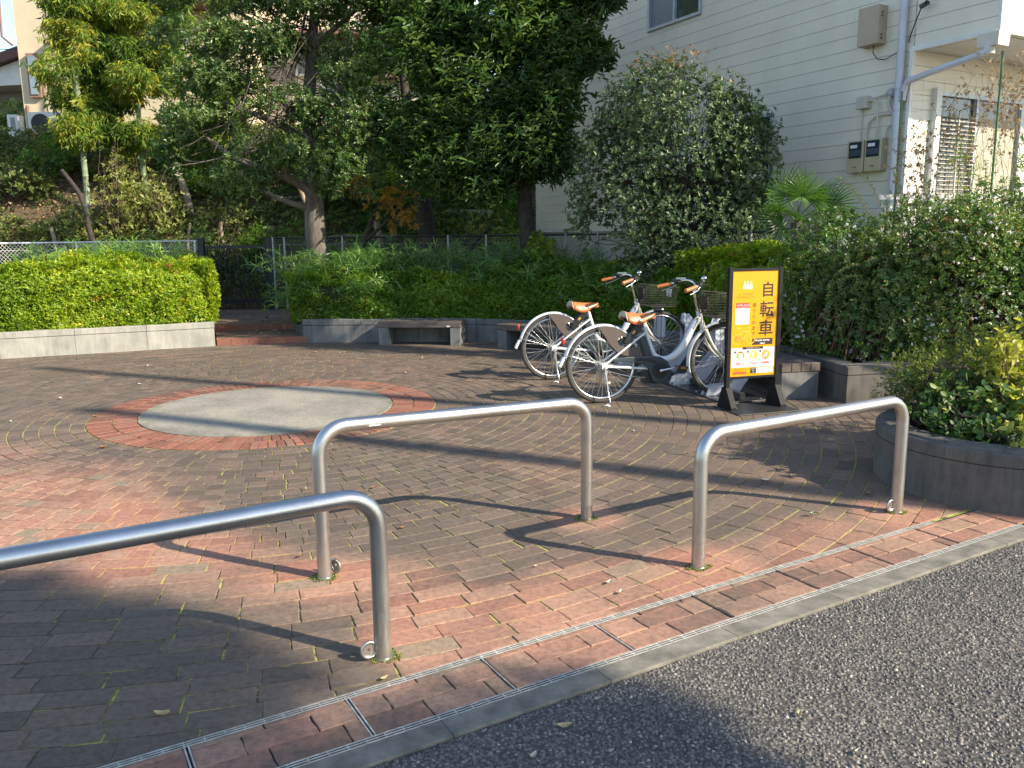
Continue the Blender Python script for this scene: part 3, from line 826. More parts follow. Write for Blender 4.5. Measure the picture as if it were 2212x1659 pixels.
    fs = [(i * (m_ + 1) + j, (i + 1) * (m_ + 1) + j, (i + 1) * (m_ + 1) + j + 1, i * (m_ + 1) + j + 1) for i in range(n) for j in range(m_)]
    sd.add(vs, fs, True)
    S = sd.build('saddle', M_tan, r); s_ = S.modifiers.new('solid', 'SOLIDIFY'); s_.thickness = .006
    mb = MB(); vs = []
    for j in range(m_ + 1):
        a = -1 + 2 * j / m_
        wd_ = .112 * .93
        vs.append((.198 + .012 * (1 - a * a) - .006, a * wd_, .825 - .05 * abs(a) ** 3.2)); vs.append((.206, a * wd_ * .97, .825 - .05 * abs(a) ** 3.2 - .058 + .02 * abs(a)))
    mb.add(vs, [(2 * j, 2 * j + 1, 2 * j + 3, 2 * j + 2) for j in range(m_)], True)
    vs = []
    for j in range(6):
        for i in range(4):
            pass
    o = mb.build('rear_panel', M_beige, S); s_ = o.modifiers.new('solid', 'SOLIDIFY'); s_.thickness = .008
    mb = MB()
    for sgn in (-1, 1):
        for (x, z, y) in ((.325, .752, .076), (.375, .752, .058), (.432, .756, .042)): mb.sphere((x, sgn * y * 1.0, z), .0065, 8, 6)
    mb.build('rivet', surf('brass_rivet', (.85, .68, .35), .25, 1.0), S)
    mb = MB()
    for sgn in (-1, 1):
        k = 28; mb.tube([(.235 + .016 * cos(i * 1.05), sgn * .05 + .016 * sin(i * 1.05), .725 + i * .0024) for i in range(k)], .0035, n=6)
        mb.tube([(.235, sgn * .05, .725), (.30, sgn * .03, .735), (.47, sgn * .014, .768)], .004, n=6)
    mb.box((.35, 0, .758), (.05, .05, .03)); mb.build('saddle_spring', M_blk, S)
    # handlebar
    hb = MB()
    hb.tube([(.930, 0, .80), (.886, 0, .955)], .0125, n=12); hb.tube([(.886, 0, .955), (.885, 0, .985), (.905, 0, 1.005)], .0135, n=12)
    hb.tube([(.94, 0, .792), (.927, 0, .824)], .0255, n=14)
    for s_ in (-1, 1):
        hb.tube(smooth([(.905, 0, 1.005), (.915, s_ * .045, 1.02), (.925, s_ * .095, 1.055), (.905, s_ * .15, 1.075), (.86, s_ * .20, 1.072), (.80, s_ * .245, 1.050), (.70, s_ * .285, 1.025)], 4), .0115, n=10)
    H_ = hb.build('handlebar', M_chrome, r)
    for s_ in (-1, 1):
        mb = MB(); mb.tube([(.775, s_ * .257, 1.043), (.735, s_ * .272, 1.032), (.655, s_ * .301, 1.012)], [.0165, .0175, .0185], n=14); mb.build('grip', M_tan, H_)
        mb = MB(); mb.tube([(.82, s_ * .235, 1.05), (.815, s_ * .24, 1.03), (.79, s_ * .262, 1.01), (.70, s_ * .30, .975)], [.010, .006, .005, .006], n=8); mb.build('brake_lever', M_alu, H_)
        mb = MB(); mb.tube([(.80, s_ * .246, 1.052), (.83, s_ * .228, 1.062)], .019, n=12); mb.box((.822, s_ * .225, 1.075), (.06, .045, .02), rz=-s_ * .6)
        mb.build('brake_mount', M_blk, H_)
    mb = MB(); mb.box((.85, .215, 1.088), (.085, .05, .022), rz=-.5); mb.build('display', surf('display_grey', (.30, .36, .36), .3), H_)
    mb = MB(); mb.sphere((.895, -.165, 1.108), .029, 16, 10, (1, 1, .8)); mb.tube([(.895, -.165, 1.075), (.895, -.165, 1.10)], .012, n=10); mb.build('bell', M_chrome, H_)
    mb = MB()
    mb.tube(smooth([(.82, -.235, 1.055), (.91, -.20, 1.05), (1.0, -.10, .98), (.985, -.03, .86), (.965, -.03, .76), (.975, -.035, .66)], 4), .0028, n=6)
    mb.tube(smooth([(.82, .235, 1.055), (.93, .19, 1.03), (1.01, .06, .95), (.975, .03, .84), (.945, .032, .74), (.86, .03, .60), (.74, .02, .40), (.6, .02, .34)], 4), .0028, n=6)
    mb.tube(smooth([(.84, -.215, 1.06), (.96, -.12, .99), (.98, -.035, .88), (.93, -.034, .76), (.87, -.03, .64)], 4), .0024, n=6)
    mb.build('cable', M_blk, H_)
    # basket
    bk_ = MB(); x0, x1, zt, zb = 1.005, 1.345, .955, .745; hw = .185
    def ringat(f): # f 0 bottom..1 top
        e = .03 * (1 - f); z_ = zb + (zt - zb) * f
        return [(x0 + e, -hw + e, z_ + .02 * f), (x0 + e, hw - e, z_ + .02 * f), (x1 - e, hw - e, z_ - .01 * f), (x1 - e, -hw + e, z_ - .01 * f)]
    def lerp(a, c, u): return tuple(a[i] + (c[i] - a[i]) * u for i in range(3))
    for k in range(10):
        q = ringat(k / 9); rad = .0035 if k in (0, 9) else .0016
        for i in range(4): bk_.tube([q[i], q[(i + 1) % 4]], rad, n=5, caps=False)
    lo_, hi_ = ringat(0), ringat(1)
    for i in range(4):
        for j in range(9):
            bk_.tube([lerp(lo_[i], lo_[(i + 1) % 4], j / 9), lerp(hi_[i], hi_[(i + 1) % 4], j / 9)], .0017, n=5, caps=False)
    for j in range(1, 10): bk_.tube([lerp(lo_[0], lo_[3], j / 10), lerp(lo_[1], lo_[2], j / 10)], .0016, n=5, caps=False)
    for j in range(1, 8): bk_.tube([lerp(lo_[0], lo_[1], j / 8), lerp(lo_[3], lo_[2], j / 8)], .0016, n=5, caps=False)
    Bk = bk_.build('basket', M_wire, r)
    mb = MB(); mb.tube([(1.2, -.062, .338), (1.195, -.075, .75)], .003, n=6); mb.tube([(1.2, .062, .338), (1.195, .075, .75)], .003, n=6)
    mb.box((.99, 0, .88), (.02, .14, .12)); mb.tube([(.95, 0, .80), (1.0, 0, .80)], .008, n=6); mb.build('basket_bracket', M_wire, Bk)
    mb = MB(); mb.box((1.333, .05, .875), (.003, .135, .085)); mb.build('white_card', M_tag, Bk)
    mb = MB(); mb.sphere((1.17, -.09, .705), .03, 14, 8); mb.tube([(1.10, -.09, .705), (1.16, -.09, .705)], [.018, .027], n=12)
    L_ = mb.build('front_lamp', M_blk, r); mb = MB(); mb.tube([(1.182, -.09, .705), (1.200, -.09, .705)], [.028, .026], n=14); mb.build('lens', M_chrome, L_)
    # battery, lock, motor, chain case
    mb = MB(); mb.prism([(.345, .565), (.405, .585), (.482, .385), (.41, .362)], 'y', -.045, .045); mb.prism([(.34, .573), (.40, .595), (.41, .578), (.35, .556)], 'y', -.05, .05)
    mb.build('battery', M_case, r, bevel=.008)
    mb = MB(); mb.prism([(.185, .545), (.225, .525), (.36, .66), (.375, .70), (.345, .735), (.325, .735), (.205, .60)], 'y', -.058, .058)
    lk = mb.build('ring_lock', M_blk, r, bevel=.006)
    mb = MB(); mb.box((.275, -.0605, .64), (.035, .004, .02), ry=-.8); mb.build('lock_sticker', surf('orange_sticker', (.55, .30, .08), .5), lk)
    cc = [(.075, .378), (.08, .408), (.20, .418), (.44, .42), (.535, .405), (.60, .365), (.64, .30), (.628, .225), (.58, .175), (.52, .16), (.465, .18), (.44, .235), (.42, .30), (.36, .345), (.24, .372)]
    mb = MB(); mb.prism(cc, 'y', -.078, -.052); ccm = mb.build('chain_case', M_case, r, bevel=.006)
    mb = MB(); mb.prism([(.24, .392), (.42, .398), (.50, .37), (.49, .345), (.40, .372)], 'y', -.0800, -.0785); mb.build('case_black_patch', M_blk, ccm)  # flat black patch laid on the outside of the case
    mb = MB(); mb.prism([(.385, .165), (.40, .25), (.46, .315), (.56, .33), (.62, .27), (.60, .19), (.52, .155)], 'y', -.05, .05); mb.build('motor', M_blk, r, bevel=.01)
    mb = MB(); mb.tube([(.528, -.080, .283), (.528, -.086, .283)], .072, n=26); mb.tube([(.528, -.086, .283), (.528, -.098, .283)], .03, n=16)
    ck = mb.build('chainring', M_blk, r)
    mb = MB(); mb.tube([(.528, -.104, .283), (.60, -.108, .295), (.695, -.112, .312)], [.014, .009, .010], n=10); mb.sphere((.528, -.106, .283), .017, 12, 8, (1, .6, 1))
    mb.tube([(.528, .070, .283), (.44, .078, .268), (.36, .084, .255)], [.014, .009, .010], n=10); mb.build('crank', M_alu, r)
    for (x, y, z) in ((.697, -.165, .315), (.36, .14, .255)):
        mb = MB(); mb.box((x, y, z), (.09, .085, .024)); pd = mb.build('pedal', M_blk, r, bevel=.004)
        mb = MB(); mb.box((x - .046, y, z), (.003, .05, .014)); mb.box((x, y + (-.044 if y < 0 else .044), z), (.05, .003, .014)); mb.build('pedal_reflector', surf('amber', (.55, .22, .03), .3), pd)
    # skirt guards
    G = [(-.055, .69), (0, .705), (.08, .693), (.15, .662), (.20, .63), (.238, .60), (.225, .588), (.17, .602), (.137, .588), (.126, .557), (.145, .525), (.195, .508), (.345, .502), (.352, .412), (.27, .412), (.19, .432), (.12, .468), (.06, .53), (.0, .62)]
    for s_ in (-1, 1):
        mb = MB(); mb.prism(G, 'y', s_ * .042, s_ * .0445); o = mb.build('skirt_guard', M_guard, r)
    # kick stand, chain
    mb = MB()
    for s_ in (-1, 1):
        if s_ > 0: mb.tube([(.0, -.07, .335), (.0, .07, .335)], .006, n=8)
        mb.tube([(.0, s_ * .07, .335), (.015, s_ * .085, .20), (.02, s_ * .10, .12)], .009, n=8)
        mb.tube([(.02, s_ * .10, .13), (.028, s_ * .135, .03), (.035, s_ * .155, .008), (.0, s_ * .20, .006), (-.06, s_ * .19, .006), (-.05, s_ * .155, .006), (.03, s_ * .157, .006)], .0048, n=8)
    mb.build('kickstand', M_alu, r)
    mb = MB()
    for i in range(30): u = i / 29; mb.box((.03 + u * .45, -.045, .300 - .085 * u - .02 * sin(pi * u)), (.010, .006, .007), ry=.2)
    mb.tube([(0, -.04, .345), (0, -.05, .345)], .04, n=16); mb.box((.01, -.05, .26), (.03, .02, .08), ry=.2)
    mb.build('chain', M_spoke, r)
    return r
bkA = bicycle()
BU = math.atan2(.24194666, .97028955)
bkA.location = (.816, 7.382, 0); bkA.rotation_euler.z = BU
bkA['label'] = 'nearer white hire bicycle with tan saddle and grips, beside the yellow sign'
bkB = copy_tree(bkA); bkB.location = (.432, 8.641, 0); bkB.rotation_euler.z = BU
bkB['label'] = 'farther white hire bicycle behind the first, against the bench and hedge'

# ------------------------------------------------------------------ bicycle rack
M_rack = surf('rack_paint', (.60, .61, .66), .35, col2=(.52, .53, .58), nscale=6)
M_plate = surf('black_plate', (.022, .023, .026), .3, col2=(.035, .035, .036), nscale=14)
vdir = np.array([.30, -.954]); vdir /= np.linalg.norm(vdir); wdir = np.array([-vdir[1], vdir[0]])
rk = thing('bicycle_rack', 'low bicycle rack, white wheel holders bolted on a long black base plate', 'bicycle rack', (1.20, 9.50, 0), rz=math.atan2(wdir[1], wdir[0]))
# local x = across (towards bench), local -y = towards the sign
mb = MB(); mb.box((.205, -1.13, .006), (.46, 2.46, .012)); mb.box((.205, -.52, .0135), (.46, .004, .004)); mb.box((.205, -1.15, .0135), (.46, .004, .004)); mb.box((.205, -1.77, .0135), (.46, .004, .004)); mb.build('base_plate', M_plate, rk, bevel=.002)
mb = MB(); mb.box((.205, -1.13, .05), (.05, 2.35, .05))
mb.build('rail', M_plate, rk)
mb = MB()
for i in range(14): mb.sphere((.03 if i % 2 else .40, -2.30 + i * .17, .014), .009, 8, 5, (1, 1, .7))
mb.build('bolt', M_chrome, rk)
prof = [(.0, .012), (.028, .085), (.055, .098), (.235, .112), (.275, .135), (.455, .335), (.458, .60), (.475, .655), (.505, .66), (.555, .60), (.555, .30), (.345, .012)]
for k in range(4):
    y0 = -1.976 + (3 - k) * .624 * 1.0 - 0.0
    mb = MB()
    for s_ in (-1, 1): mb.prism(prof, 'y', y0 + s_ * .047, y0 + s_ * .050)
    for i in range(len(prof) - 1):
        pass
    mb.prism([(.0, .012), (.028, .085), (.055, .098), (.055, .012)], 'y', y0 - .046, y0 - .030)
    mb.prism([(.0, .012), (.028, .085), (.055, .098), (.055, .012)], 'y', y0 + .030, y0 + .046)
    mb.box((.556, y0, .45), (.004, .096, .30))
    mb.box((.20, y0, .02), (.30, .092, .012))
    for s_ in (-1, 1): mb.prism([(.30, .02), (.46, .20), (.46, .17), (.33, .02)], 'y', y0 + s_ * .051, y0 + s_ * .056)
    mb.build('wheel_holder', M_rack, rk, bevel=.0015)

# ------------------------------------------------------------------ information sign
sg = thing('sign_board', 'yellow bicycle hire sign in a black frame on two posts by the bicycle rack', 'sign', (1.844, 7.045, 0), rz=math.atan2(.28, .96))
M_frame = surf('black_frame', (.014, .014, .015), .6, spec=.2)
m, t, b, out = newmat('yellow_panel'); b.inputs['Base Color'].default_value = (.70, .315, .003, 1); b.inputs['Roughness'].default_value = .35
M_yel = m
def flat(name, col, rough=.5):
    m, t, b, out = newmat(name); b.inputs['Base Color'].default_value = (*col, 1); b.inputs['Roughness'].default_value = rough; return m
M_ink = flat('brown_ink', (.035, .016, .008)); M_wpr = flat('white_print', (.78, .78, .80), .35); M_rpr = flat('red_print', (.75, .06, .03)); M_oran = flat('orange_print', (.85, .30, .02)); M_bike = flat('bike_print', (.68, .43, .055))
M_smal = flat('faint_ink', (.30, .15, .02)); M_pale = flat('pale_print', (.62, .62, .66)); M_ye2 = flat('amber_print', (.80, .42, .05))
for x in (.013, .497):
    mb = MB(); mb.box((x, 0, .61), (.036, .040, 1.21)); mb.build('post', M_frame, sg, bevel=.002)
for z in (1.196, .270): mb = MB(); mb.box((.255, 0, z), (.448, .034, .020)); mb.build('frame_bar', M_frame, sg, bevel=.002)
mb = MB(); mb.box((.255, 0, .733), (.448, .016, .906)); PN = mb.build('panel', M_yel, sg)
mb = MB(); mb.box((.255, -.09, .005), (.60, .42, .010)); mb.build('base_plate', M_plate, sg, bevel=.002)
for x in (.013, .497):
    mb = MB(); mb.prism([(-.13, .010), (-.13, .03), (-.035, .19), (.035, .19), (.10, .03), (.10, .010)], 'x', x - .026, x + .026)
    mb.box((x, -.085, .015), (.10, .05, .006)); fb = mb.build('foot_bracket', M_frame, sg)
    mb = MB(); mb.sphere((x + .04, -.10, .02), .010, 8, 5, (1, 1, .7)); mb.sphere((x + .04, .06, .02), .010, 8, 5, (1, 1, .7)); mb.sphere((x + .028, 0, .10), .007, 8, 5); mb.build('bolt', M_chrome, fb)
FY = -.0084
_cnt = [0]
def rect(x0, z0, x1, z1, mat, name='print', lift=0):
    mb = MB(); y = FY - lift * .0005
    mb.box(((x0 + x1) / 2, y, (z0 + z1) / 2), (x1 - x0, .0006, z1 - z0)); return mb.build(name, mat, PN)
def disc(x, z, r, mat, lift=0, name='print'):
    mb = MB(); y = FY - lift * .0005; mb.prism([(x + r * cos(2 * pi * i / 28), z + r * sin(2 * pi * i / 28)) for i in range(28)], 'y', y - .0003, y + .0003); return mb.build(name, mat, PN)
def text(body, x, z, size, mat, name='lettering', bold=0.0, lift=1, align='CENTER', sx=1.0):
    cu = bpy.data.curves.new('t', 'FONT'); cu.body = body; cu.size = size; cu.align_x = align; cu.align_y = 'CENTER'; cu.offset = bold
    ob = bpy.data.objects.new('t', cu); C.objects.link(ob); bpy.context.view_layer.update()
    dg = bpy.context.evaluated_depsgraph_get(); me = bpy.data.meshes.new_from_object(ob.evaluated_get(dg))
    bpy.data.objects.remove(ob)
    vs = [v.co for v in me.vertices]
    if not vs: return None
    cxm = (min(v.x for v in vs) + max(v.x for v in vs)) / 2 if align == 'CENTER' else 0
    czm = (min(v.y for v in vs) + max(v.y for v in vs)) / 2
    y = FY - .0004 - lift * .0005
    for v in me.vertices:
        a, b_ = v.co.x - cxm, v.co.y - czm; v.co = (x + a * sx, y, z + b_)
    me.materials.clear(); me.materials.append(mat); me.name = name
    o = bpy.data.objects.new(name, me); C.objects.link(o); o.parent = PN; return o
for ch, x, z, s_ in (('自', .378, 1.026, .135), ('転', .374, .856, .145), ('車', .370, .690, .148)): text(ch, x, z, s_, M_ink, 'lettering', bold=.0022)
for i, ch in enumerate('借りられます'): text(ch, .250, .893 - i * .0492, .040, M_ink, 'lettering')
# crown-like white logo
for i, x in enumerate((.150, .180, .210)):
    mb = MB(); mb.prism([(x - .013, 1.058), (x, 1.090), (x + .013, 1.058)], 'y', FY - .0006, FY); mb.build('logo', M_wpr, PN)
    disc(x, 1.092, .006, M_wpr, 1, 'logo')
rect(.137, 1.034, .223, 1.056, M_wpr, 'logo'); rect(.142, 1.046, .218, 1.049, M_yel, 'logo', 1)
text('よこはまで', .18, 1.0415, .014, M_yel, 'logo', lift=2) if False else None
text('どこでも気がるに', .165, .988, .018, M_smal, 'small_lettering'); text('好きな場所へおでかけ', .165, .963, .018, M_smal, 'small_lettering')
rect(.071, .868, .201, .915, M_rpr, 'red_heading'); text('ご利用登録・貸出返却', .136, .896, .0125, M_wpr, 'small_lettering'); text('こちらから登録できます', .136, .879, .010, M_wpr, 'small_lettering')
rect(.069, .732, .203, .868, M_wpr, 'white_square')
rect(.242, .549, .443, .604, M_ink, 'black_strip'); text('Bicycle sharing', .343, .586, .024, M_wpr, 'lettering', bold=.0004); text('station', .343, .562, .019, M_wpr, 'lettering', bold=.0004)
# pale bicycle drawing
mb = MB()
def lineq(x0, z0, x1, z1, w_=.008):
    d = Vector((x1 - x0, z1 - z0)).normalized(); nx2 = Vector((-d.y, d.x)) * w_ / 2
    mb.prism([(x0 - nx2.x, z0 - nx2.y), (x1 - nx2.x, z1 - nx2.y), (x1 + nx2.x, z1 + nx2.y), (x0 + nx2.x, z0 + nx2.y)], 'y', FY - .0006, FY)
for wx in (.085, .225):
    for i in range(16):
        a, c_ = 2 * pi * i / 16, 2 * pi * (i + 1) / 16; lineq(wx + .040 * cos(a), .600 + .040 * sin(a), wx + .040 * cos(c_), .600 + .040 * sin(c_), .007)
lineq(.085, .60, .150, .60); lineq(.150, .60, .115, .69); lineq(.085, .60, .120, .665); lineq(.120, .665, .205, .672); lineq(.205, .672, .150, .60); lineq(.225, .60, .200, .70); lineq(.200, .70, .230, .70); lineq(.085, .70, .135, .70, .014)
mb.build('bicycle_picture', M_bike, PN)
for i, s_ in enumerate(('専用アプリで', '登録も貸出も', 'かんたん便利', 'です。')): text(s_, .110, .625 - i * .016, .013, M_smal, 'small_lettering', lift=2)
rect(.043, .357, .466, .528, M_pale, 'white_panel'); rect(.149, .513, .352, .535, M_ink, 'black_strip', 1); text('ご利用方法は３ステップ', .25, .524, .012, M_wpr, 'small_lettering', lift=3)
for i, x in enumerate((.132, .257, .380)):
    disc(x, .462, .040, M_oran if i != 1 else M_ye2, 1, 'step_picture'); disc(x - .054, .492, .010, M_ink, 1, 'step_number'); text(str(i + 1), x - .054, .492, .012, M_wpr, 'step_number', lift=2)
rect(.114, .430, .150, .488, M_wpr, 'step_picture', 2); rect(.114, .484, .150, .491, M_ink, 'step_picture', 3)
rect(.236, .434, .262, .486, M_wpr, 'step_picture', 2); rect(.266, .440, .284, .484, M_bike, 'step_picture', 2)
for k in range(4): rect(.239, .442 + k * .011, .259, .446 + k * .011, M_pale, 'step_picture', 3)
rect(.362, .440, .392, .462, M_wpr, 'step_picture', 2); rect(.372, .466, .398, .482, M_pale, 'step_picture', 2); rect(.366, .424, .398, .432, M_ink, 'step_picture', 2)
for x, s_ in ((.128, '会員登録'), (.256, '予約する'), (.381, '利用開始')):
    text(s_, x, .390, .0225, M_rpr, 'red_lettering', bold=.0006); text('アプリから', x, .411, .010, M_smal, 'small_lettering')
text('利用料金はこちらを', .130, .342, .013, M_smal, 'small_lettering'); text('ご覧ください', .115, .326, .013, M_smal, 'small_lettering')
mb = MB(); mb.prism([(.062, .304), (.066, .300), (.193, .300), (.198, .304), (.198, .313), (.193, .317), (.066, .317), (.062, .313)], 'y', FY - .0006, FY); mb.build('red_pill', M_rpr, PN)
rect(.291, .300, .458, .350, M_pale, 'notice'); rect(.234, .300, .290, .350, M_ink, 'notice')
for k in range(3): text(('お問合せ', '窓口', '24H')[k], .262, .340 - k * .015, .011, M_wpr, 'small_lettering', lift=2)
for k in range(4): text('自転車のご利用についてのお問合せは', .374, .343 - k * .0118, .0088, M_smal, 'small_lettering', lift=2)

# ------------------------------------------------------------------ the cream boarded house on the right
HA = np.array([-.485, .875]); HA /= np.linalg.norm(HA); HB = np.array([HA[1], -HA[0]])
HO = np.array([4.804, 10.45])
def hA(s, z, o=0.0):     # on wall A: s along towards the far left, o outwards (towards the plaza)
    p = HO + HA * s - HB * o; return (float(p[0]), float(p[1]), z)
def hB(s, z, o=0.0):     # on wall B, running right from the corner; o outwards
    p = HO + HA * (-.06) + HB * s - HA * o; return (float(p[0]), float(p[1]), z)
azA = math.atan2(HA[1], HA[0]); azB = math.atan2(HB[1], HB[0])
M_side = surf('cream_boards', (.78, .735, .61), .55, col2=(.70, .66, .55), nscale=1.6, bscale=70, bstr=.06, bdist=.002)
M_trim = surf('white_trim', (.76, .75, .71), .45, nscale=4)
M_groove = surf('board_shadow_gap', (.50, .475, .41), .7)
M_found = surf('foundation_render', (.40, .38, .34), .85, col2=(.30, .285, .26), nscale=5, bscale=90, bstr=.3)
M_win = surf('window_alu', (.42, .46, .50), .4, .3)
m, t, b, out = newmat('window_glass'); b.inputs['Base Color'].default_value = (.03, .045, .06, 1); b.inputs['Roughness'].default_value = .04; b.inputs['Specular IOR Level'].default_value = .9
M_glass = m
m, t, b, out = newmat('frosted_glass'); b.inputs['Base Color'].default_value = (.20, .215, .23, 1); b.inputs['Roughness'].default_value = .25
M_frost = m
M_pipeW = surf('white_pipe', (.60, .61, .68), .4, nscale=3)
M_pipeC = surf('cream_pipe', (.62, .58, .49), .45, nscale=3)
hs = thing('boarded_house', 'cream house clad in horizontal boards at the right with a balcony', 'house', (*HO, 0))
def quadbox(mb, fn, s0, s1, z0, z1, o0, o1):
    vs = [fn(s0, z0, o0), fn(s1, z0, o0), fn(s1, z0, o1), fn(s0, z0, o1), fn(s0, z1, o0), fn(s1, z1, o0), fn(s1, z1, o1), fn(s0, z1, o1)]
    mb.add(vs, [(0, 1, 2, 3), (4, 7, 6, 5), (0, 4, 5, 1), (1, 5, 6, 2), (2, 6, 7, 3), (3, 7, 4, 0)])
_t = M_side.node_tree; _b = [n for n in _t.nodes if n.type == 'BSDF_PRINCIPLED'][0]; _l = _b.inputs['Base Color'].links[0].from_socket
_mp = N(_t, 'ShaderNodeMapping'); _mp.inputs['Scale'].default_value = (7, 7, .55); _t.links.new(wpos(_t), _mp.inputs[0])
_s = ramp(_t, noise(_t, 1.5, 6, .75, _mp.outputs[0]), [(.36, (.86, .85, .82)), (.58, (1.0, 1.0, 1.0))])
_m2 = N(_t, 'ShaderNodeMix', data_type='RGBA', blend_type='MULTIPLY'); _m2.inputs[0].default_value = .18
_t.links.new(_l, _m2.inputs[6]); _t.links.new(_s, _m2.inputs[7]); _t.links.new(_m2.outputs[2], _b.inputs['Base Color'])
PB = .1666; Z0 = 1.625
def boards(fn, s0, s1, z0, z1, holes=(), name='wall'):
    """siding boards with real V gaps"""
    mb = MB(); k0 = math.floor((z0 - Z0) / PB); z = Z0 + k0 * PB
    while z < z1:
        a, c_ = max(z + .0024, z0), min(z + PB - .0024, z1)
        segs = [(s0, s1)]
        if c_ > a:
            cuts = sorted([a, c_] + [h_ for hl in holes for h_ in hl[2:4] if a < h_ < c_])
            for q in range(len(cuts) - 1):
                za, zb_ = cuts[q], cuts[q + 1]; segs = [(s0, s1)]
                for (h0, h1, g0, g1) in holes:
                    if g0 < (za + zb_) / 2 < g1:
                        ns = []
                        for (x, y) in segs:
                            if h1 <= x or h0 >= y: ns.append((x, y)); continue
                            if x < h0: ns.append((x, h0))
                            if h1 < y: ns.append((h1, y))
                        segs = ns
                for (x, y) in segs: quadbox(mb, fn, x, y, za, zb_, -.02, 0)
        z += PB
    return mb.build(name, M_side, hs)
WU = (3.69, 5.01, 4.86, 6.0)
W2 = (2.11, 2.75, 1.82, 3.19)
boards(hA, -.06, 8.715, 1.60, 6.7, holes=[WU, W2])
mb = MB(); quadbox(mb, hA, -.05, 8.70, .1, 6.7, -.30, -.024)
mb.build('wall_core', M_groove, hs)
mb = MB(); quadbox(mb, hA, -.05, 8.72, 1.570, 1.600, -.05, .012); mb.build('starter_trim', M_trim, hs)
mb = MB(); quadbox(mb, hA, -.05, 8.66, -.1, 1.565, -.25, -.03); mb.build('foundation', M_found, hs)
mb = MB(); quadbox(mb, hA, 8.715, 8.745, 1.57, 6.7, -.06, .01); mb.build('corner_trim', M_trim, hs); mb = MB()
quadbox(mb, hA, 2.306, 2.318, 3.667, 6.7, -.02, .002); mb.build('board_joint', M_trim, hs)
# back and end walls, roof (seen only from the side)
mb = MB()
c0, c1_ = hA(8.70, 0), hA(8.70, 0, -7.0); c2_ = hB(7.0, 0)
quadbox(mb, lambda s, z, o: hA(8.70 - o, z, -s), .02, 7.0, .1, 6.7, 0, .2); mb.build('end_wall', M_side, hs)
M_roof = surf('roof_slate', (.10, .095, .09), .7)
mb = MB(); quadbox(mb, hA, -.6, 9.3, 6.7, 6.85, -7.3, .45); mb.build('roof', M_roof, hs)
def window(fn, s0, s1, z0, z1, fr=.045, mull=None, panes=None, out_=.03, nm='window'):
    mb = MB()
    quadbox(mb, fn, s0, s1, z0, z0 + fr, -.06, out_ + .01); quadbox(mb, fn, s0, s1, z1 - fr, z1, -.06, out_)
    quadbox(mb, fn, s0, s0 + fr, z0 + fr, z1 - fr, -.06, out_); quadbox(mb, fn, s1 - fr, s1, z0 + fr, z1 - fr, -.06, out_)
    for q in (mull or []): quadbox(mb, fn, q - .022, q + .022, z0 + fr, z1 - fr, -.04, out_ - .004)
    Wn = mb.build(nm, M_win, hs)
    ed = [s0 + fr] + [q for q in (mull or [])] + [s1 - fr]
    for i in range(len(ed) - 1):
        mb = MB(); a = ed[i] + (.022 if i else 0); c_ = ed[i + 1] - (.022 if i < len(ed) - 2 else 0)
        quadbox(mb, fn, a, c_, z0 + fr, z1 - fr, -.03, -.02); mb.build('pane', (panes or [M_glass] * 4)[i], Wn)
    return Wn
window(hA, *WU, mull=[4.33], panes=[M_glass, M_frost])
window(hA, *W2, panes=[M_glass])
mb = MB(); quadbox(mb, hA, 1.815, 2.70, 1.62, 1.83, .0, .20); quadbox(mb, hA, 1.80, 2.72, 1.815, 1.842, .0, .22); mb.build('wall_box', surf('grey_beige_box', (.42, .40, .36), .6), hs, bevel=.004)
window(hA, 4.72, 5.05, 2.0, 2.32, nm='window')
# recessed wall B with its window, balcony above
WB = (.50, 2.30, 1.60, 3.19)
boards(hB, .0, 6.8, 1.60, 3.64, holes=[WB])
boards(hB, .0, 6.8, 3.64, 6.7)
mb = MB(); quadbox(mb, hB, .03, 6.8, -.1, 6.7, -.25, -.024); mb.build('wall_core', M_groove, hs)
mb = MB(); quadbox(mb, hB, -.035, .03, 1.57, 3.62, -.03, .012); mb.build('corner_trim', M_trim, hs)
Wn = window(hB, *WB, fr=.05, mull=[1.30], panes=[M_glass, M_frost], nm='window')
mb = MB(); quadbox(mb, hB, .40, .50, 1.60, 3.22, .0, .07); mb.build('shutter_box', M_trim, Wn)
mb = MB()
for i in range(24): z = 1.70 + i * .052; quadbox(mb, hB, .56, 1.25, z, z + .012, .02, .045)
quadbox(mb, hB, .89, .91, 1.68, 2.98, .045, .055); mb.build('louvre', surf('louvre_slats', (.50, .46, .38), .5), Wn)
mb = MB(); quadbox(mb, hB, 1.345, 2.2, 1.66, 2.92, -.018, -.012); mb.build('curtain', surf('cream_curtain', (.42, .39, .31), .8), Wn)
# balcony: side flush with wall A (s from -1.09 to -.06), front beyond
def hC(s, z, o=0.0):    # balcony side, flush with wall A
    return hA(-s, z, o)
def hD(s, z, o=0.0):    # balcony front, s to the right from its corner
    p = HO + HA * (-1.085) + HB * s - HA * o; return (float(p[0]), float(p[1]), z)
boards(hC, .065, 1.085, 3.66, 4.9, name='balcony_side'); boards(hD, .0, 6.8, 3.66, 4.9, name='balcony_front')
mb = MB(); quadbox(mb, hC, .03, 1.06, 3.62, 4.9, -.12, -.024); quadbox(mb, hD, .03, 6.8, 3.62, 4.9, -.12, -.024)
mb.build('balcony_core', M_groove, hs)
mb = MB(); quadbox(mb, hC, -.01, 1.10, 3.610, 3.665, -.05, .012); quadbox(mb, hD, -.0, 6.8, 3.612, 3.663, -.05, .014); quadbox(mb, hC, 1.06, 1.098, 3.67, 4.9, -.035, .010); mb.build('balcony_trim', M_trim, hs)
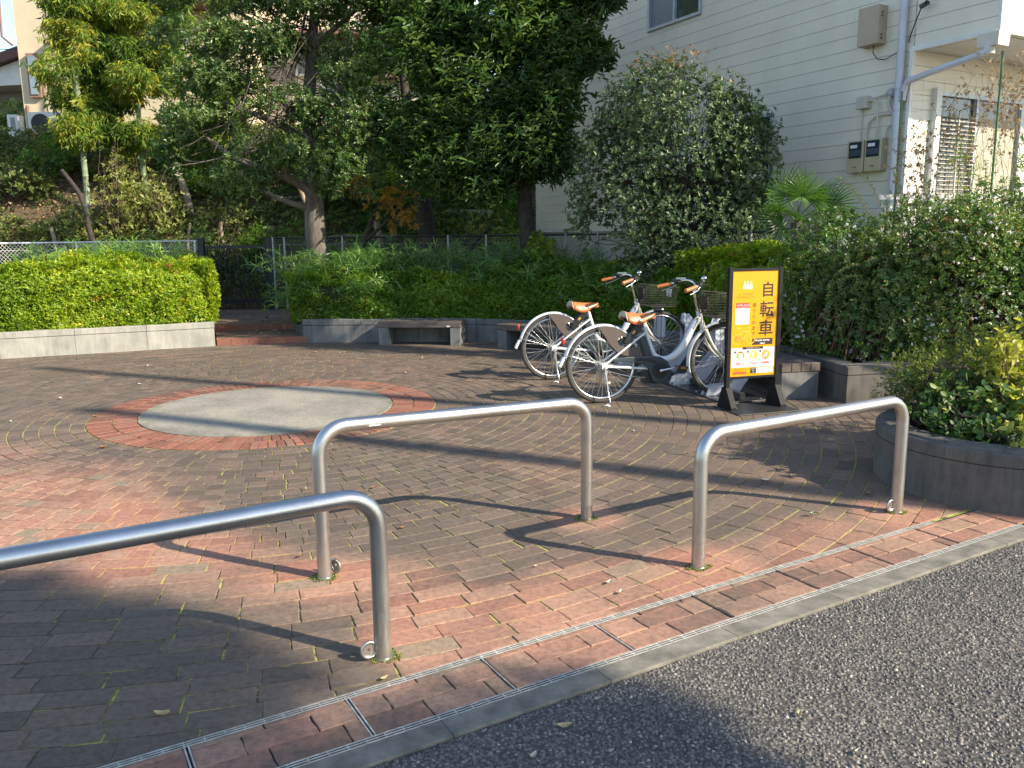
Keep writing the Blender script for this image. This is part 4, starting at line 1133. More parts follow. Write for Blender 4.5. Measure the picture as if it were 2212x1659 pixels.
mb = MB(); mb.add([hA(-.06, 3.625), hA(-1.085, 3.625), hD(6.8, 3.625), hB(6.8, 3.625)], [(0, 1, 2, 3)]); mb.add([hA(-.06, 3.70), hA(-1.085, 3.70), hD(6.8, 3.70), hB(6.8, 3.70)], [(3, 2, 1, 0)]); mb.build('soffit', M_trim, hs)
# rain pipes
mb = MB(); mb.tube([hA(.062, 6.6, .07), hA(.062, .8, .07)], .046, n=18); 
for z in (3.66, 2.35, 5.2): mb.tube([hA(.062, z, .07), hA(.062, z - .03, .07)], .051, n=18)
for z in (3.245, 3.0): mb.tube([hA(.062, z + .015, .07), hA(.062, z - .05, .07)], .054, n=18)
mb.build('rain_pipe', M_pipeW, hs)
mb = MB(); mb.tube([hA(.0, 3.05, .075), hA(-.02, 3.19, .075), hA(-.06, 3.265, .075), hA(-.52, 3.345, .075), hA(-.93, 3.405, .07), hA(-1.0, 3.43, .06), hA(-1.01, 3.52, .05)], [.038] * 7, n=16)
mb.build('branch_pipe', M_pipeW, hs)
mb = MB(); mb.box(hA(-1.01, 3.545, -.02), (.235, .20, .14), rz=azA, taper=1.06); mb.tube([hA(-1.01, 3.40, .03), hA(-1.01, 3.48, .03)], .055, n=14); mb.build('rain_hopper', M_pipeC, hs)
# cable box, meters, conduits
mb = MB(); mb.box(hA(.48, 3.99, .085), (.29, .17, .45), rz=azA); cb = mb.build('cable_box', surf('tan_box', (.48, .39, .29), .55, nscale=3), hs, bevel=.006)
mb = MB()
for z in (4.13, 4.09, 3.87, 3.83): mb.box(hA(.331, z, .10), (.012, .03, .018), rz=azA)
mb.build('hinge', surf('rusty', (.22, .15, .10), .7), cb)
M_meter = surf('beige_meter', (.55, .47, .30), .5, nscale=4)
for s_ in (.595, .335):
    mb = MB(); mb.box(hA(s_, 2.445, .06), (.245, .12, .40), rz=azA); mt = mb.build('meter_box', M_meter, hs, bevel=.012)
    mb = MB(); mb.box(hA(s_, 2.525, .121), (.19, .006, .20), rz=azA); wv = mb.build('meter_window', M_glass, mt, bevel=.004)
    mb = MB(); mb.box(hA(s_ + .02, 2.57, .126), (.10, .004, .04), rz=azA); mb.build('meter_dial', M_wpr, wv)
    mb = MB(); mb.box(hA(s_, 2.49, .126), (.17, .004, .07), rz=azA); mb.build('meter_base', surf('meter_grey', (.07, .09, .11), .4), wv)
    mb = MB(); mb.box(hA(s_, 2.315, .122), (.055, .006, .016), rz=azA); mb.build('latch', surf('latch_brown', (.30, .20, .11), .6), mt)
mb = MB(); mb.box(hA(.565, 3.105, .05), (.15, .10, .15), rz=azA); mb.build('junction_box', M_pipeC, hs, bevel=.006)
mb = MB(); mb.sphere(hA(.19, 3.17, .03), .06, 16, 10, (1, 1, 1)); mb.build('vent_cap', surf('vent_grey', (.48, .47, .52), .5), hs)
mb = MB()
mb.tube([hA(.60, 3.03, .03), hA(.60, 2.64, .03)], .009, n=8)
mb.tube([hA(.50, 3.115, .06), hA(.46, 3.12, .06), hA(.40, 3.11, .06), hA(.355, 3.06, .06), hA(.345, 2.98, .06), hA(.345, 2.64, .05)], .012, n=8)
mb.tube([hA(.19, 3.15, .05), hA(.20, 3.05, .06), hA(.17, 2.98, .06), hA(.12, 2.92, .06), hA(.115, 2.7, .05)], .020, n=10)
mb.tube([hA(.14, 2.92, .04), hA(.28, 2.93, .04), hA(.40, 2.91, .04), hA(.48, 2.85, .04), hA(.51, 2.76, .04), hA(.515, 2.64, .04)], .014, n=8)
mb.tube([hA(.12, 2.80, .04), hA(.20, 2.78, .04), hA(.225, 2.70, .04), hA(.225, 2.64, .04)], .012, n=8)
mb.tube([hA(.49, 3.14, .04), hA(.22, 3.165, .04)], .010, n=8)
mb.build('conduit', M_pipeC, hs)
mb = MB()
mb.tube([hA(.45, 3.77, .08), hA(.45, 3.68, .08), hA(.40, 3.60, .06), hA(.30, 3.575, .05), hA(.20, 3.60, .06), hA(.12, 3.645, .02)], .006, n=6)
mb.tube([hA(.0, 3.72, .03), hA(-.04, 3.80, .05), hA(-.10, 3.93, .06), hA(-.19, 4.06, .10), hA(-.26, 4.10, .12), hA(-.45, 4.19, .35), hA(-.7, 4.34, .7), hA(-1.2, 4.68, 1.5), hA(-2.4, 5.4, 3.4)], .007, n=6)
mb.box(hA(-.22, 4.085, .09), (.10, .05, .04), rz=azA, ry=.3); mb.build('service_cable', M_blk, hs)

# ------------------------------------------------------------------ chain link fences and gate
M_galv = surf('galvanised', (.42, .43, .44), .5, .6, nscale=20)
M_galvL = surf('sunlit_galvanised', (.80, .80, .77), .5, .3, nscale=20)  # galvanised steel again, sunlight put into a paler colour
M_dgrn = surf('dark_green_rail', (.02, .028, .03), .45)
def chain_fence(name, label, pts, z0, z1, cell, mats, posts, wr=.0016, railr=.018, group=None):
    f0 = thing(name, label, 'fence', (float(pts[0][0]), float(pts[0][1]), 0), group=group)
    P = [np.array(p, float) for p in pts]
    cum = [0]
    for i in range(len(P) - 1): cum.append(cum[-1] + np.linalg.norm(P[i + 1] - P[i]))
    def at(s):
        for i in range(len(P) - 1):
            if s <= cum[i + 1] or i == len(P) - 2:
                u = (s - cum[i]) / (cum[i + 1] - cum[i]); return P[i] + (P[i + 1] - P[i]) * u
    def bars(segs, w_):
        mb = MB()
        for (s0, za, s1, zb_) in segs:
            # split at corners
            cs = [s0] + sorted([c_ for c_ in cum[1:-1] if min(s0, s1) < c_ < max(s0, s1)], reverse=s1 < s0) + [s1]
            for i in range(len(cs) - 1):
                a, c_ = cs[i], cs[i + 1]
                za_ = za + (zb_ - za) * (a - s0) / (s1 - s0 + 1e-12); zc = za + (zb_ - za) * (c_ - s0) / (s1 - s0 + 1e-12)
                p, q = at(a), at(c_); mb.tube([(p[0], p[1], za_), (q[0], q[1], zc)], w_, n=4, caps=False)
        return mb
    h = z1 - z0; T = cum[-1]; segs = []
    s = -h * .9
    while s < T:
        for sg_ in (1, -1):
            a, c_ = s, s + h * .9
            za, zc = (z0, z1) if sg_ > 0 else (z1, z0)
            a2, c2 = max(a, 0), min(c_, T)
            if c2 > a2:
                f = lambda x: za + (zc - za) * (x - a) / (c_ - a)
                segs.append((a2, f(a2), c2, f(c2)))
        s += cell
    bars(segs, wr).build('wire_mesh', mats[1], f0)
    bars([(0, z1, T, z1)], railr).build('top_rail', mats[0], f0)
    bars([(0, z0 + .02, T, z0 + .02), (0, z0 + .62, T, z0 + .62), (0, z1 - .12, T, z1 - .12)], .0025).build('tension_wire', mats[1], f0)
    for s in posts:
        p = at(s); mb = MB(); mb.tube([(p[0], p[1], z0 - .1), (p[0], p[1], z1 + .015)], .022, n=10); mb.build('post', mats[2], f0)
    return f0
chain_fence('chain_link_fence', 'sunlit silver chain link fence behind the bright hedge at the far left', [(-10.6, 12.35), (-5.83, 15.75)], .25, 1.48, .058, (M_galvL, M_galvL, M_galvL), [0, 1.9, 3.8, 5.78], wr=.0024)
chain_fence('chain_link_fence', 'dark railed chain link fence behind the trees and the cream house', [(-4.42, 15.6), (-.5, 14.75), (1.25, 13.9), (3.3, 10.35), (6.4, 10.0)], .30, 1.515, .058, (M_dgrn, M_galv, M_galv), [.02, .25, 1.4, 3.4, 4.1, 5.6, 6.3, 7.9, 9.6])
gt = thing('iron_gate', 'black iron gate of upright bars between two dark posts above the brick steps', 'gate', (-5.1, 15.75, .18))
M_gate = surf('gate_black', (.012, .018, .022), .4)
for x in (-5.79, -4.52):
    mb = MB(); mb.box((x, 15.75, .83), (.11, .11, 1.36)); mb.box((x, 15.75, 1.515), (.12, .12, .02)); mb.build('gate_post', M_gate, gt, bevel=.004)
mb = MB()
for z in (.35, 1.36): mb.box((-5.155, 15.75, z), (1.13, .035, .05))
for x in (-5.70, -4.61): mb.box((x, 15.75, .84), (.04, .04, 1.12))
mb.build('gate_frame', M_gate, gt)
mb = MB()
for i in range(12): mb.box((-5.62 + i * .085, 15.74, .82), (.018, .018, 1.18))
mb.build('gate_bars', M_gate, gt)
mb = MB(); mb.box((-4.70, 15.70, .95), (.16, .06, .13)); lb = mb.build('lock_box', M_gate, gt, bevel=.004)
mb = MB(); mb.sphere((-4.66, 15.66, .97), .018, 10, 6); mb.build('knob', M_chrome, lb)

# pale slatted fence behind the flowering bush
sf = thing('slatted_fence', 'white slatted garden fence glimpsed through the flowering bush', 'fence', (4.6, 9.1, 0))
mb = MB(); d_ = np.array([.93, .16]); d_ /= np.linalg.norm(d_)
for i in range(44): p = np.array([3.95, 8.95]) + d_ * i * .085; mb.box((p[0], p[1], 1.05), (.045, .018, 1.5), rz=math.atan2(d_[1], d_[0]))
mb.build('slats', M_trim, sf)
mb = MB()
for z in (.45, 1.2, 1.86): p = np.array([3.95, 8.97]) + d_ * 1.85; mb.box((p[0], p[1], z), (3.8, .03, .05), rz=math.atan2(d_[1], d_[0]))
mb.build('rail', M_trim, sf)

# ------------------------------------------------------------------ hillside behind the fences
def sst(x, a, b):
    u = np.clip((np.asarray(x, float) - a) / (b - a), 0, 1); return u * u * (3 - 2 * u)
def hillz(x, y):
    x = np.asarray(x, float); y = np.asarray(y, float)
    A = 3.75 - .9 * sst(x, -5, 1.2)
    yy = y - .55 * np.clip(-5.5 - x, 0, 6) * -1 * .35
    z = .26 + A * sst(yy, 15.3, 22.0) ** .85 + .10 * np.sin(x * 1.7) * np.sin(y * 1.3) * sst(y, 16, 18)
    return z
M_hill = surf('leaf_litter_earth', (.16, .115, .06), .95, col2=(.06, .045, .028), nscale=5, bscale=22, bstr=1.0, bdist=.05, lo=.3, hi=.65)
nx2, ny2 = 90, 60; xs = np.linspace(-34, 6, nx2); ys = np.linspace(14.9, 60, ny2) ; ys = 14.9 + (ys - 14.9) ** 1.0
ys = np.concatenate([np.linspace(15.85, 24, 40), np.linspace(25, 90, 20)])
vs = [(float(x), float(y), float(hillz(x, y))) for y in ys for x in xs]
mb = MB(); mb.add(vs, [(j * nx2 + i, j * nx2 + i + 1, (j + 1) * nx2 + i + 1, (j + 1) * nx2 + i) for j in range(len(ys) - 1) for i in range(nx2 - 1)], True)
props(mb.build('hillside', M_hill), kind='structure')

# ------------------------------------------------------------------ leaf materials
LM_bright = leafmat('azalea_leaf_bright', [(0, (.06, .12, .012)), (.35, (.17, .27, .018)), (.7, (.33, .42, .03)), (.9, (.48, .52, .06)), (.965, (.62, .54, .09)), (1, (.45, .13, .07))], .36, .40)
LM_mid = leafmat('azalea_leaf_shaded', [(0, (.055, .115, .014)), (.5, (.13, .235, .024)), (.85, (.22, .34, .036)), (.96, (.36, .40, .05)), (1, (.34, .14, .06))], .38, .38)  # same azalea as above, coloured darker because its hedge is shaded
LM_sasa = leafmat('bamboo_grass_leaf', [(0, (.055, .125, .03)), (.6, (.12, .235, .045)), (.9, (.23, .35, .075)), (1, (.48, .45, .13))], .38, .36)
LM_t1 = leafmat('oak_leaf', [(0, (.04, .08, .022)), (.5, (.085, .145, .038)), (.85, (.17, .24, .06)), (1, (.28, .34, .10))], .3, .34)
LM_t2 = leafmat('long_leaf', [(0, (.04, .085, .022)), (.5, (.082, .15, .036)), (.8, (.17, .25, .05)), (.95, (.34, .40, .08)), (1, (.55, .50, .10))], .36, .36)
LM_t3 = leafmat('grey_green_leaf', [(0, (.045, .075, .032)), (.5, (.09, .140, .055)), (.85, (.165, .22, .08)), (.97, (.27, .30, .12)), (1, (.40, .15, .08))], .40, .25)
LM_abel = leafmat('abelia_leaf', [(0, (.045, .10, .028)), (.5, (.10, .175, .036)), (.80, (.19, .26, .05)), (.93, (.30, .22, .08)), (1, (.40, .16, .07))], .36, .32)
LM_bam = leafmat('bamboo_leaf', [(0, (.07, .14, .025)), (.45, (.15, .25, .04)), (.75, (.28, .35, .06)), (1, (.48, .44, .08))], .45, .45)
LM_yel = leafmat('yellow_leaf', [(0, (.14, .19, .04)), (.5, (.36, .37, .11)), (1, (.62, .55, .25))], .45, .45)
LM_ivy = leafmat('ivy_leaf', [(0, (.03, .07, .018)), (.45, (.06, .125, .026)), (.75, (.14, .20, .035)), (1, (.42, .39, .08))], .5, .3)
LM_cover = leafmat('groundcover_leaf', [(0, (.045, .075, .02)), (.4, (.10, .15, .035)), (.7, (.20, .22, .05)), (1, (.38, .26, .09))], .6, .35)
LM_dry = leafmat('dry_leaf', [(0, (.16, .09, .04)), (.5, (.32, .20, .09)), (1, (.52, .40, .22))], .7, .2)
LM_flow = leafmat('flower', [(0, (.75, .68, .66)), (1, (.85, .84, .82))], .6, .4)
M_bark = surf('bark', (.17, .145, .12), .9, col2=(.075, .062, .05), nscale=14, bscale=40, bstr=.9, bdist=.012, stretch=(1, 1, .3))
M_barkD = surf('dark_bark', (.075, .06, .048), .9, col2=(.03, .025, .02), nscale=16, bscale=40, bstr=.8, bdist=.01)
M_twig = surf('twig', (.13, .085, .06), .85, col2=(.07, .045, .035), nscale=20)
M_core = surf('hedge_core_shade', (.028, .032, .014), .95, col2=(.015, .014, .008), nscale=12)

def bezier(a, b_, c_, n=8):
    a, b_, c_ = Vector(a), Vector(b_), Vector(c_)
    return [a * (1 - t_) ** 2 + b_ * 2 * t_ * (1 - t_) + c_ * t_ * t_ for t_ in [i / n for i in range(n + 1)]]
def ell(c, r, n, shell=.55):
    D = rand_dir(n); u = rng.uniform(shell ** 3, 1, (n, 1)) ** (1 / 3)
    return np.array(c) + D * u * np.array(r), D
def crown(name, blobs, dens, per, L, Wd, mat, parent, tmpl=T_FOLD, up=.35, spread=1.0, slen=.05, shell=.55, gap=0.0, gf=1.6, seed=1, tb=.0, tr=.35, jitter=.4, grad=0.15, curl=1.0, droop=0.0):
    Ps, Ds = [], []
    for (c, r) in blobs:
        area = (r[0] * r[1] + r[1] * r[2] + r[0] * r[2]) / 3 * 12.57
        n = int(area * dens)
        p, d = ell(c, r, n, shell); Ps.append(p); Ds.append(d)
    P = np.concatenate(Ps); D = np.concatenate(Ds)
    P = P + rng.normal(size=P.shape) * .05
    if gap > 0:
        k = vnoise(P, gf, seed) > gap; P, D = P[k], D[k]
    D = nrm(D + np.array([0, 0, up]) + rng.normal(size=D.shape) * .35)
    A, X, Z, idx = whorl(P, D, per, spread, slen, jitter)
    if droop: X = nrm(X + np.array([0, 0, -droop]))
    ct = rng.uniform(-1, 1, len(P)) * .5 + (vnoise(P, 2.2, seed + 5) - .5)
    ti = .38 + tb + tr * ct[idx] + rng.normal(size=len(idx)) * .14
    ln = L * np.clip(rng.normal(.92, .24, len(idx)), .4, 1.5)
    return leaves(name, tmpl, A, X, Z, ln, Wd * ln / L * rng.uniform(.85, 1.15, len(idx)), ti, mat, parent, curl)
def twigs(mb, root, blobs, n, r0=.012, spread=.8, r1=.003):
    for i in range(n):
        c, r = blobs[rng.integers(len(blobs))]
        d = rand_dir(1)[0]; e = np.array(c) + d * np.array(r) * rng.uniform(.5, .98)
        s = Vector(root[rng.integers(len(root))]); m_ = (s + Vector(e)) / 2 + Vector(rng.normal(size=3) * .12) + Vector((0, 0, -.08))
        pts = bezier(s, m_, e, 7); pts = [p + Vector(rng.normal(size=3) * .012) for p in pts]
        mb.tube(pts, [r0 + (r1 - r0) * j / 7 for j in range(8)], n=5, caps=False)

# ------------------------------------------------------------------ clipped hedges
def hedge(name, label, path, depth, z0, z1, n, L, Wd, mat, seed=0, tb=0.0, zfn=None, bulge=.10, shootfn=None, group=None, front=.6, coreshrink=.13):
    P = [np.array(p, float) for p in path]
    seg = [np.linalg.norm(P[i + 1] - P[i]) for i in range(len(P) - 1)]; T = sum(seg); cum = np.concatenate([[0], np.cumsum(seg)])
    Q = offs(path, depth)
    h0 = thing(name, label, 'hedge', (float(P[0][0]), float(P[0][1]), z0), group=group)
    def at(s, d):
        i = np.clip(np.searchsorted(cum, s, side='right') - 1, 0, len(seg) - 1)
        u = (s - cum[i]) / np.array(seg)[i]
        A = np.array(P); B = np.array(Q)
        a = A[i] + (A[i + 1] - A[i]) * u[:, None]; b_ = B[i] + (B[i + 1] - B[i]) * u[:, None]
        return a + (b_ - a) * d[:, None]
    zt = (lambda s: np.full_like(s, z1)) if zfn is None else zfn
    def surfpts(n, shrink=0.0):
        s = rng.uniform(0, T, n); q = rng.uniform(0, 1, n)
        # cross-section: front face (0..front), top (front..1)
        d = np.where(q < front, .02 + .06 * (q / front) ** 3, .08 + .92 * (q - front) / (1 - front))
        z = np.where(q < front, z0 - .02 + (zt(s) - z0) * (q / front), zt(s) + 0 * q)
        rnd = np.clip((q - front * .78) / (front * .22), 0, 1)
        d = d + .12 * rnd * (q < front) ** 1
        D = np.where((q < front)[:, None], np.array([[0, -1.0]]) , np.array([[0, 0.]]))
        i = np.clip(np.searchsorted(cum, s, side='right') - 1, 0, len(seg) - 1)
        A = np.array(P); e = (A[i + 1] - A[i]) / np.array(seg)[i][:, None]; nf = np.stack([e[:, 1], -e[:, 0]], 1)
        xy = at(s, d)
        wf = np.where(q < front, 1 - .6 * rnd, .15)[:, None]
        Dr = np.concatenate([nf * wf, np.where(q < front, .25 + .8 * rnd, 1.0)[:, None]], 1)
        pos = np.concatenate([xy, z[:, None]], 1)
        bn = (vnoise(pos, 2.6, seed) - .5) * 2 * bulge + (vnoise(pos, 11, seed + 1) - .5) * 1.1 * bulge
        pos = pos + nrm(Dr) * bn[:, None]
        return pos, Dr
    pos, Dr = surfpts(n)
    # end caps
    for (s_, sg_) in ((0, -1), (T, 1)):
        m_ = int(n * .12 * depth); dd = rng.uniform(0, 1, m_); zz = rng.uniform(z0, float(zt(np.array([s_]))[0]), m_)
        xy = at(np.full(m_, s_ * .9999), dd); e = (P[1] - P[0]) if s_ == 0 else (P[-1] - P[-2]); e = e / np.linalg.norm(e) * sg_
        p3 = np.concatenate([xy + e * .05, zz[:, None]], 1); p3[:, :2] += (vnoise(p3, 3, seed)[:, None] - .5) * bulge * 1.6 * e
        pos = np.concatenate([pos, p3]); Dr = np.concatenate([Dr, np.tile([e[0], e[1], .35], (m_, 1))])
    pos = pos - nrm(Dr) * (rng.uniform(0, 1, (len(pos), 1)) ** 1.3 * .15 - .03)
    D = nrm(nrm(Dr) + rng.normal(size=pos.shape) * .55 + np.array([0, 0, .45]))
    A, X, Z, idx = whorl(pos, D, 6, 1.0, .045, .5)
    ct = rng.uniform(-1, 1, len(pos)) * .45 + (vnoise(pos, 2.4, seed + 9) - .5) * .9
    ti = .42 + tb + .42 * ct[idx] + rng.normal(size=len(idx)) * .13
    rr_ = rng.uniform(size=len(pos)); ti = np.where((rr_ < .012)[idx], .985, ti); ti = np.where(((rr_ > .012) & (rr_ < .018))[idx], 1.0, np.minimum(ti, .93 + .02 * (rr_ < .02)[idx]))
    ln = L * rng.uniform(.6, 1.2, len(idx))
    leaves('foliage', T_FOLD, A, X, Z, ln, ln * Wd / L, ti, mat, h0)
    # solid core, its dark colour stands in for the shaded inside
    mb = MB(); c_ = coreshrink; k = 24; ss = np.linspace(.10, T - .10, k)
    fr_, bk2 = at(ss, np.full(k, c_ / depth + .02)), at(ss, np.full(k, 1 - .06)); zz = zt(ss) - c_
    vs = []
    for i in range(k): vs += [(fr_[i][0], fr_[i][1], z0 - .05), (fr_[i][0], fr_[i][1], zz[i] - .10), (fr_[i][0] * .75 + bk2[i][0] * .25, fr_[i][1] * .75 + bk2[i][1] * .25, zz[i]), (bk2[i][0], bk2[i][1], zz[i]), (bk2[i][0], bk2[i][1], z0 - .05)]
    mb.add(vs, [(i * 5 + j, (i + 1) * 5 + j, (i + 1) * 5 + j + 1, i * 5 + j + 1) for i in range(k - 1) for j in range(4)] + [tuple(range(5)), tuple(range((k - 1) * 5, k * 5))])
    mb.build('shaded_core', M_core, h0)
    return h0
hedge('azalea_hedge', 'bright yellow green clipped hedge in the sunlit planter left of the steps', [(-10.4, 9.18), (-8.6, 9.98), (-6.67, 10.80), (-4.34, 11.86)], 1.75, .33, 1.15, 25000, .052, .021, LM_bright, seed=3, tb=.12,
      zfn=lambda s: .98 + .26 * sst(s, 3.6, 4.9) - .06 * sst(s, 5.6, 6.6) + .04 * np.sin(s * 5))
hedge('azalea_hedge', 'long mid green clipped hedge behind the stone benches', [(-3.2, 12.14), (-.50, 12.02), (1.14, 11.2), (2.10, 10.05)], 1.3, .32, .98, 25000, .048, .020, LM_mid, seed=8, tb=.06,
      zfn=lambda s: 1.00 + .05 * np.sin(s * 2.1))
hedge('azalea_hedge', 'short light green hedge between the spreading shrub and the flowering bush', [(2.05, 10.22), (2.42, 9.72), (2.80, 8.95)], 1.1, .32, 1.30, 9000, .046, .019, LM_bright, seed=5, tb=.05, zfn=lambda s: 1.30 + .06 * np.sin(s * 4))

# dwarf bamboo grass standing in and over the hedges
def sasa(label, pts, n_per, hfn, L=.17, mat=LM_sasa, name='bamboo_grass', rad=.35, tb=0.0, wd=.016):
    P = []
    for (x, y, z) in pts:
        c = rng.normal(size=(n_per, 3)) * np.array([rad, rad * .5, .10]) + np.array([x, y, z]); P.append(c)
    P = np.concatenate(P); D = nrm(rng.normal(size=P.shape) * .35 + np.array([0, -.25, 1.0]))
    A, X, Z, idx = whorl(P, D, 7, 1.3, .06, .3)
    X = nrm(X + np.array([0, 0, .15]))
    ti = .40 + tb + (rng.uniform(-1, 1, len(P)) * .22)[idx] + rng.normal(size=len(idx)) * .15
    ln = L * rng.uniform(.6, 1.25, len(idx))
    return props(leaves(name, T_BLADE, A, X, Z, ln, wd, ti, mat, None, 1.3), label, 'grass', kind='stuff')
sasa('narrow leaved bamboo grass rising behind the middle hedge', [(x, 12.75 + .25 * sin(x * 3), 1.12 + .05 * sin(x * 5)) for x in np.arange(-3.2, 1.2, .14)], 26, None)
sasa('bamboo grass blades poking over the front of the middle hedge', [(-2.9, 12.2, .92), (-3.15, 12.2, .7), (-2.1, 12.05, .85), (.1, 11.9, .85), (.5, 11.7, .78), (.9, 11.4, .72), (1.2, 11.2, .8), (.4, 11.8, .95), (-.2, 12.0, .95), (-3.3, 12.6, .6), (1.6, 10.7, .75)], 26, None, rad=.22)
sasa('bamboo grass blades on top of the bright left hedge', [(-6.6, 11.7, 1.24), (-6.2, 12.1, 1.30), (-5.9, 12.0, 1.30), (-5.5, 12.3, 1.30), (-5.2, 12.4, 1.25), (-5.9, 12.5, 1.34)], 30, None, mat=LM_sasa, tb=.25, rad=.25)

# ------------------------------------------------------------------ trees in the planters
def trunk(mb, pts, rs, n=16, rough=.02):
    P = []
    for i in range(len(pts) - 1):
        for j in range(5): P.append((Vector(pts[i]).lerp(Vector(pts[i + 1]), j / 5), rs[i] + (rs[i + 1] - rs[i]) * j / 5))
    P.append((Vector(pts[-1]), rs[-1]))
    # smooth a little
    Q = [p for p, _ in P]
    for _ in range(3): Q = [Q[0]] + [(Q[i - 1] + Q[i] * 2 + Q[i + 1]) / 4 for i in range(1, len(Q) - 1)] + [Q[-1]]
    mb.tube([q + Vector(rng.normal(size=3) * rough * r_) for q, (_, r_) in zip(Q, P)], [r_ * (1 + rng.normal() * rough) for _, r_ in P], n=n)
# T1: many layered dark tree by the gate
T1 = thing('evergreen_tree', 'large dark evergreen with layered low limbs standing behind the hedge beside the gate', 'tree', (-3.02, 13.2, .3))
mb = MB()
trunk(mb, [(-3.00, 13.2, .25), (-3.02, 13.2, .9), (-3.06, 13.2, 1.7), (-3.02, 13.25, 2.6), (-3.10, 13.3, 3.4), (-3.0, 13.4, 4.3), (-2.9, 13.5, 5.6)], [.185, .165, .155, .13, .11, .085, .045])
trunk(mb, [(-3.05, 13.2, 2.20), (-3.35, 13.05, 2.42), (-3.75, 12.9, 2.55), (-4.15, 12.8, 2.72), (-4.5, 12.75, 3.0)], [.085, .07, .055, .04, .02])
trunk(mb, [(-3.06, 13.2, 1.95), (-3.4, 13.0, 2.05), (-3.8, 12.9, 2.25)], [.06, .045, .02])
trunk(mb, [(-3.04, 13.22, 2.9), (-3.4, 13.05, 3.18), (-3.85, 12.95, 3.36), (-4.4, 12.9, 3.55)], [.07, .055, .035, .015])
trunk(mb, [(-3.05, 13.25, 3.2), (-3.5, 13.1, 3.65), (-4.1, 13.0, 3.85), (-4.6, 13.0, 4.05)], [.065, .05, .03, .012])
trunk(mb, [(-3.0, 13.3, 3.3), (-2.6, 13.15, 3.7), (-2.2, 13.1, 4.0)], [.06, .04, .015])
trunk(mb, [(-3.0, 13.4, 4.2), (-3.5, 13.2, 4.6), (-4.2, 13.1, 4.9)], [.05, .035, .012])
trunk(mb, [(-2.95, 13.4, 4.4), (-2.4, 13.3, 4.8), (-1.9, 13.2, 5.1)], [.05, .03, .012])
B1 = [((-4.35, 12.8, 2.62), (.85, .7, .26)), ((-3.55, 12.7, 2.80), (.62, .6, .22)), ((-4.55, 12.85, 3.28), (.65, .6, .20)), ((-2.60, 12.75, 2.50), (.50, .5, .30)), ((-4.3, 12.9, 3.85), (.70, .6, .22)), ((-3.2, 12.75, 3.45), (.55, .5, .22)),
      ((-4.6, 13.0, 4.45), (.75, .7, .26)), ((-3.6, 12.9, 4.35), (.6, .6, .25)), ((-2.3, 13.0, 4.15), (.6, .55, .33)), ((-4.1, 13.0, 5.15), (.85, .75, .30)), ((-2.9, 13.0, 5.0), (.8, .7, .30)), ((-2.05, 13.1, 5.0), (.6, .6, .30)),
      ((-3.3, 13.2, 5.75), (.9, .8, .30)), ((-5.0, 13.1, 5.3), (.6, .6, .3)), ((-2.35, 12.9, 3.2), (.55, .5, .40)), ((-4.95, 12.9, 2.85), (.45, .5, .2)), ((-2.4, 12.85, 2.45), (.5, .5, .32)), ((-4.1, 12.8, 2.38), (.5, .5, .14))]
twigs(mb, [(-3.35, 13.05, 2.42), (-3.75, 12.9, 2.55), (-4.15, 12.8, 2.72), (-3.85, 12.95, 3.36), (-4.1, 13.0, 3.85), (-3.0, 13.3, 3.6), (-2.6, 13.15, 3.7), (-3.5, 13.2, 4.6), (-3, 13.4, 4.6), (-3, 13.4, 5.2)], B1, 90, .012)
mb.build('trunk', M_barkD if False else M_bark, T1)
B1 = [(c, (r[0] * 1.12, r[1] * 1.1, r[2] * 1.25)) for c, r in B1]
crown('crown', B1, 175, 7, .070, .027, LM_t1, T1, up=.7, spread=1.0, slen=.07, shell=.2, gap=.35, gf=3.4, seed=21, tb=.08)

# T2: tall tree with long drooping leaves
T2 = thing('evergreen_tree', 'tall dense tree with long pointed drooping leaves in front of the cream house', 'tree', (.29, 13.15, .3))
mb = MB()
trunk(mb, [(.30, 13.15, .25), (.285, 13.15, 1.2), (.22, 13.15, 2.2), (.12, 13.2, 3.2), (.0, 13.3, 4.6), (-.1, 13.4, 6.0)], [.135, .12, .115, .10, .07, .03], rough=.015)
B2 = [((-.05, 12.9, 2.95), (.85, .8, .50)), ((-.75, 12.9, 2.75), (.75, .7, .50)), ((.55, 12.8, 2.75), (.60, .6, .48)), ((-1.45, 13.0, 3.15), (.65, .7, .60)), ((-.6, 12.8, 3.7), (.9, .8, .6)), ((.45, 12.8, 3.5), (.75, .7, .6)), ((.75, 12.9, 4.3), (.65, .7, .6)),
      ((-.2, 12.8, 4.6), (.9, .8, .6)), ((-1.2, 12.9, 4.2), (.85, .8, .65)), ((-1.5, 13.0, 5.1), (.8, .8, .6)), ((.9, 12.9, 5.2), (.65, .7, .55)), ((.0, 13.0, 5.6), (1.1, .9, .65)), ((-.3, 13.1, 6.0), (.8, .8, .4)), ((1.35, 12.9, 5.05), (.45, .5, .35)), ((1.25, 12.9, 4.15), (.4, .4, .25)), ((-1.2, 12.85, 2.55), (.5, .5, .38)), ((-.45, 12.8, 2.35), (.5, .5, .32))]
twigs(mb, [(.22, 13.15, 2.3), (.18, 13.15, 2.7), (.12, 13.2, 3.2), (.05, 13.2, 4.0), (0, 13.3, 4.6)], B2, 90, .02)
mb.build('trunk', M_barkD, T2)
crown('crown', B2, 74, 9, .128, .028, LM_t2, T2, tmpl=T_OVAL, up=1.1, spread=1.15, slen=.26, shell=.35, gap=.26, gf=2.0, seed=31, tb=.02, tr=.30, curl=1.6)
T2b = thing('evergreen_tree', 'leaning dark trunk under the long leaved tree, left of its trunk', 'tree', (-1.55, 16.4, .9))
mb = MB(); trunk(mb, [(-1.55, 16.4, .8), (-1.62, 16.4, 1.8), (-1.80, 16.4, 2.8), (-2.0, 16.5, 4.6)], [.20, .17, .14, .08])
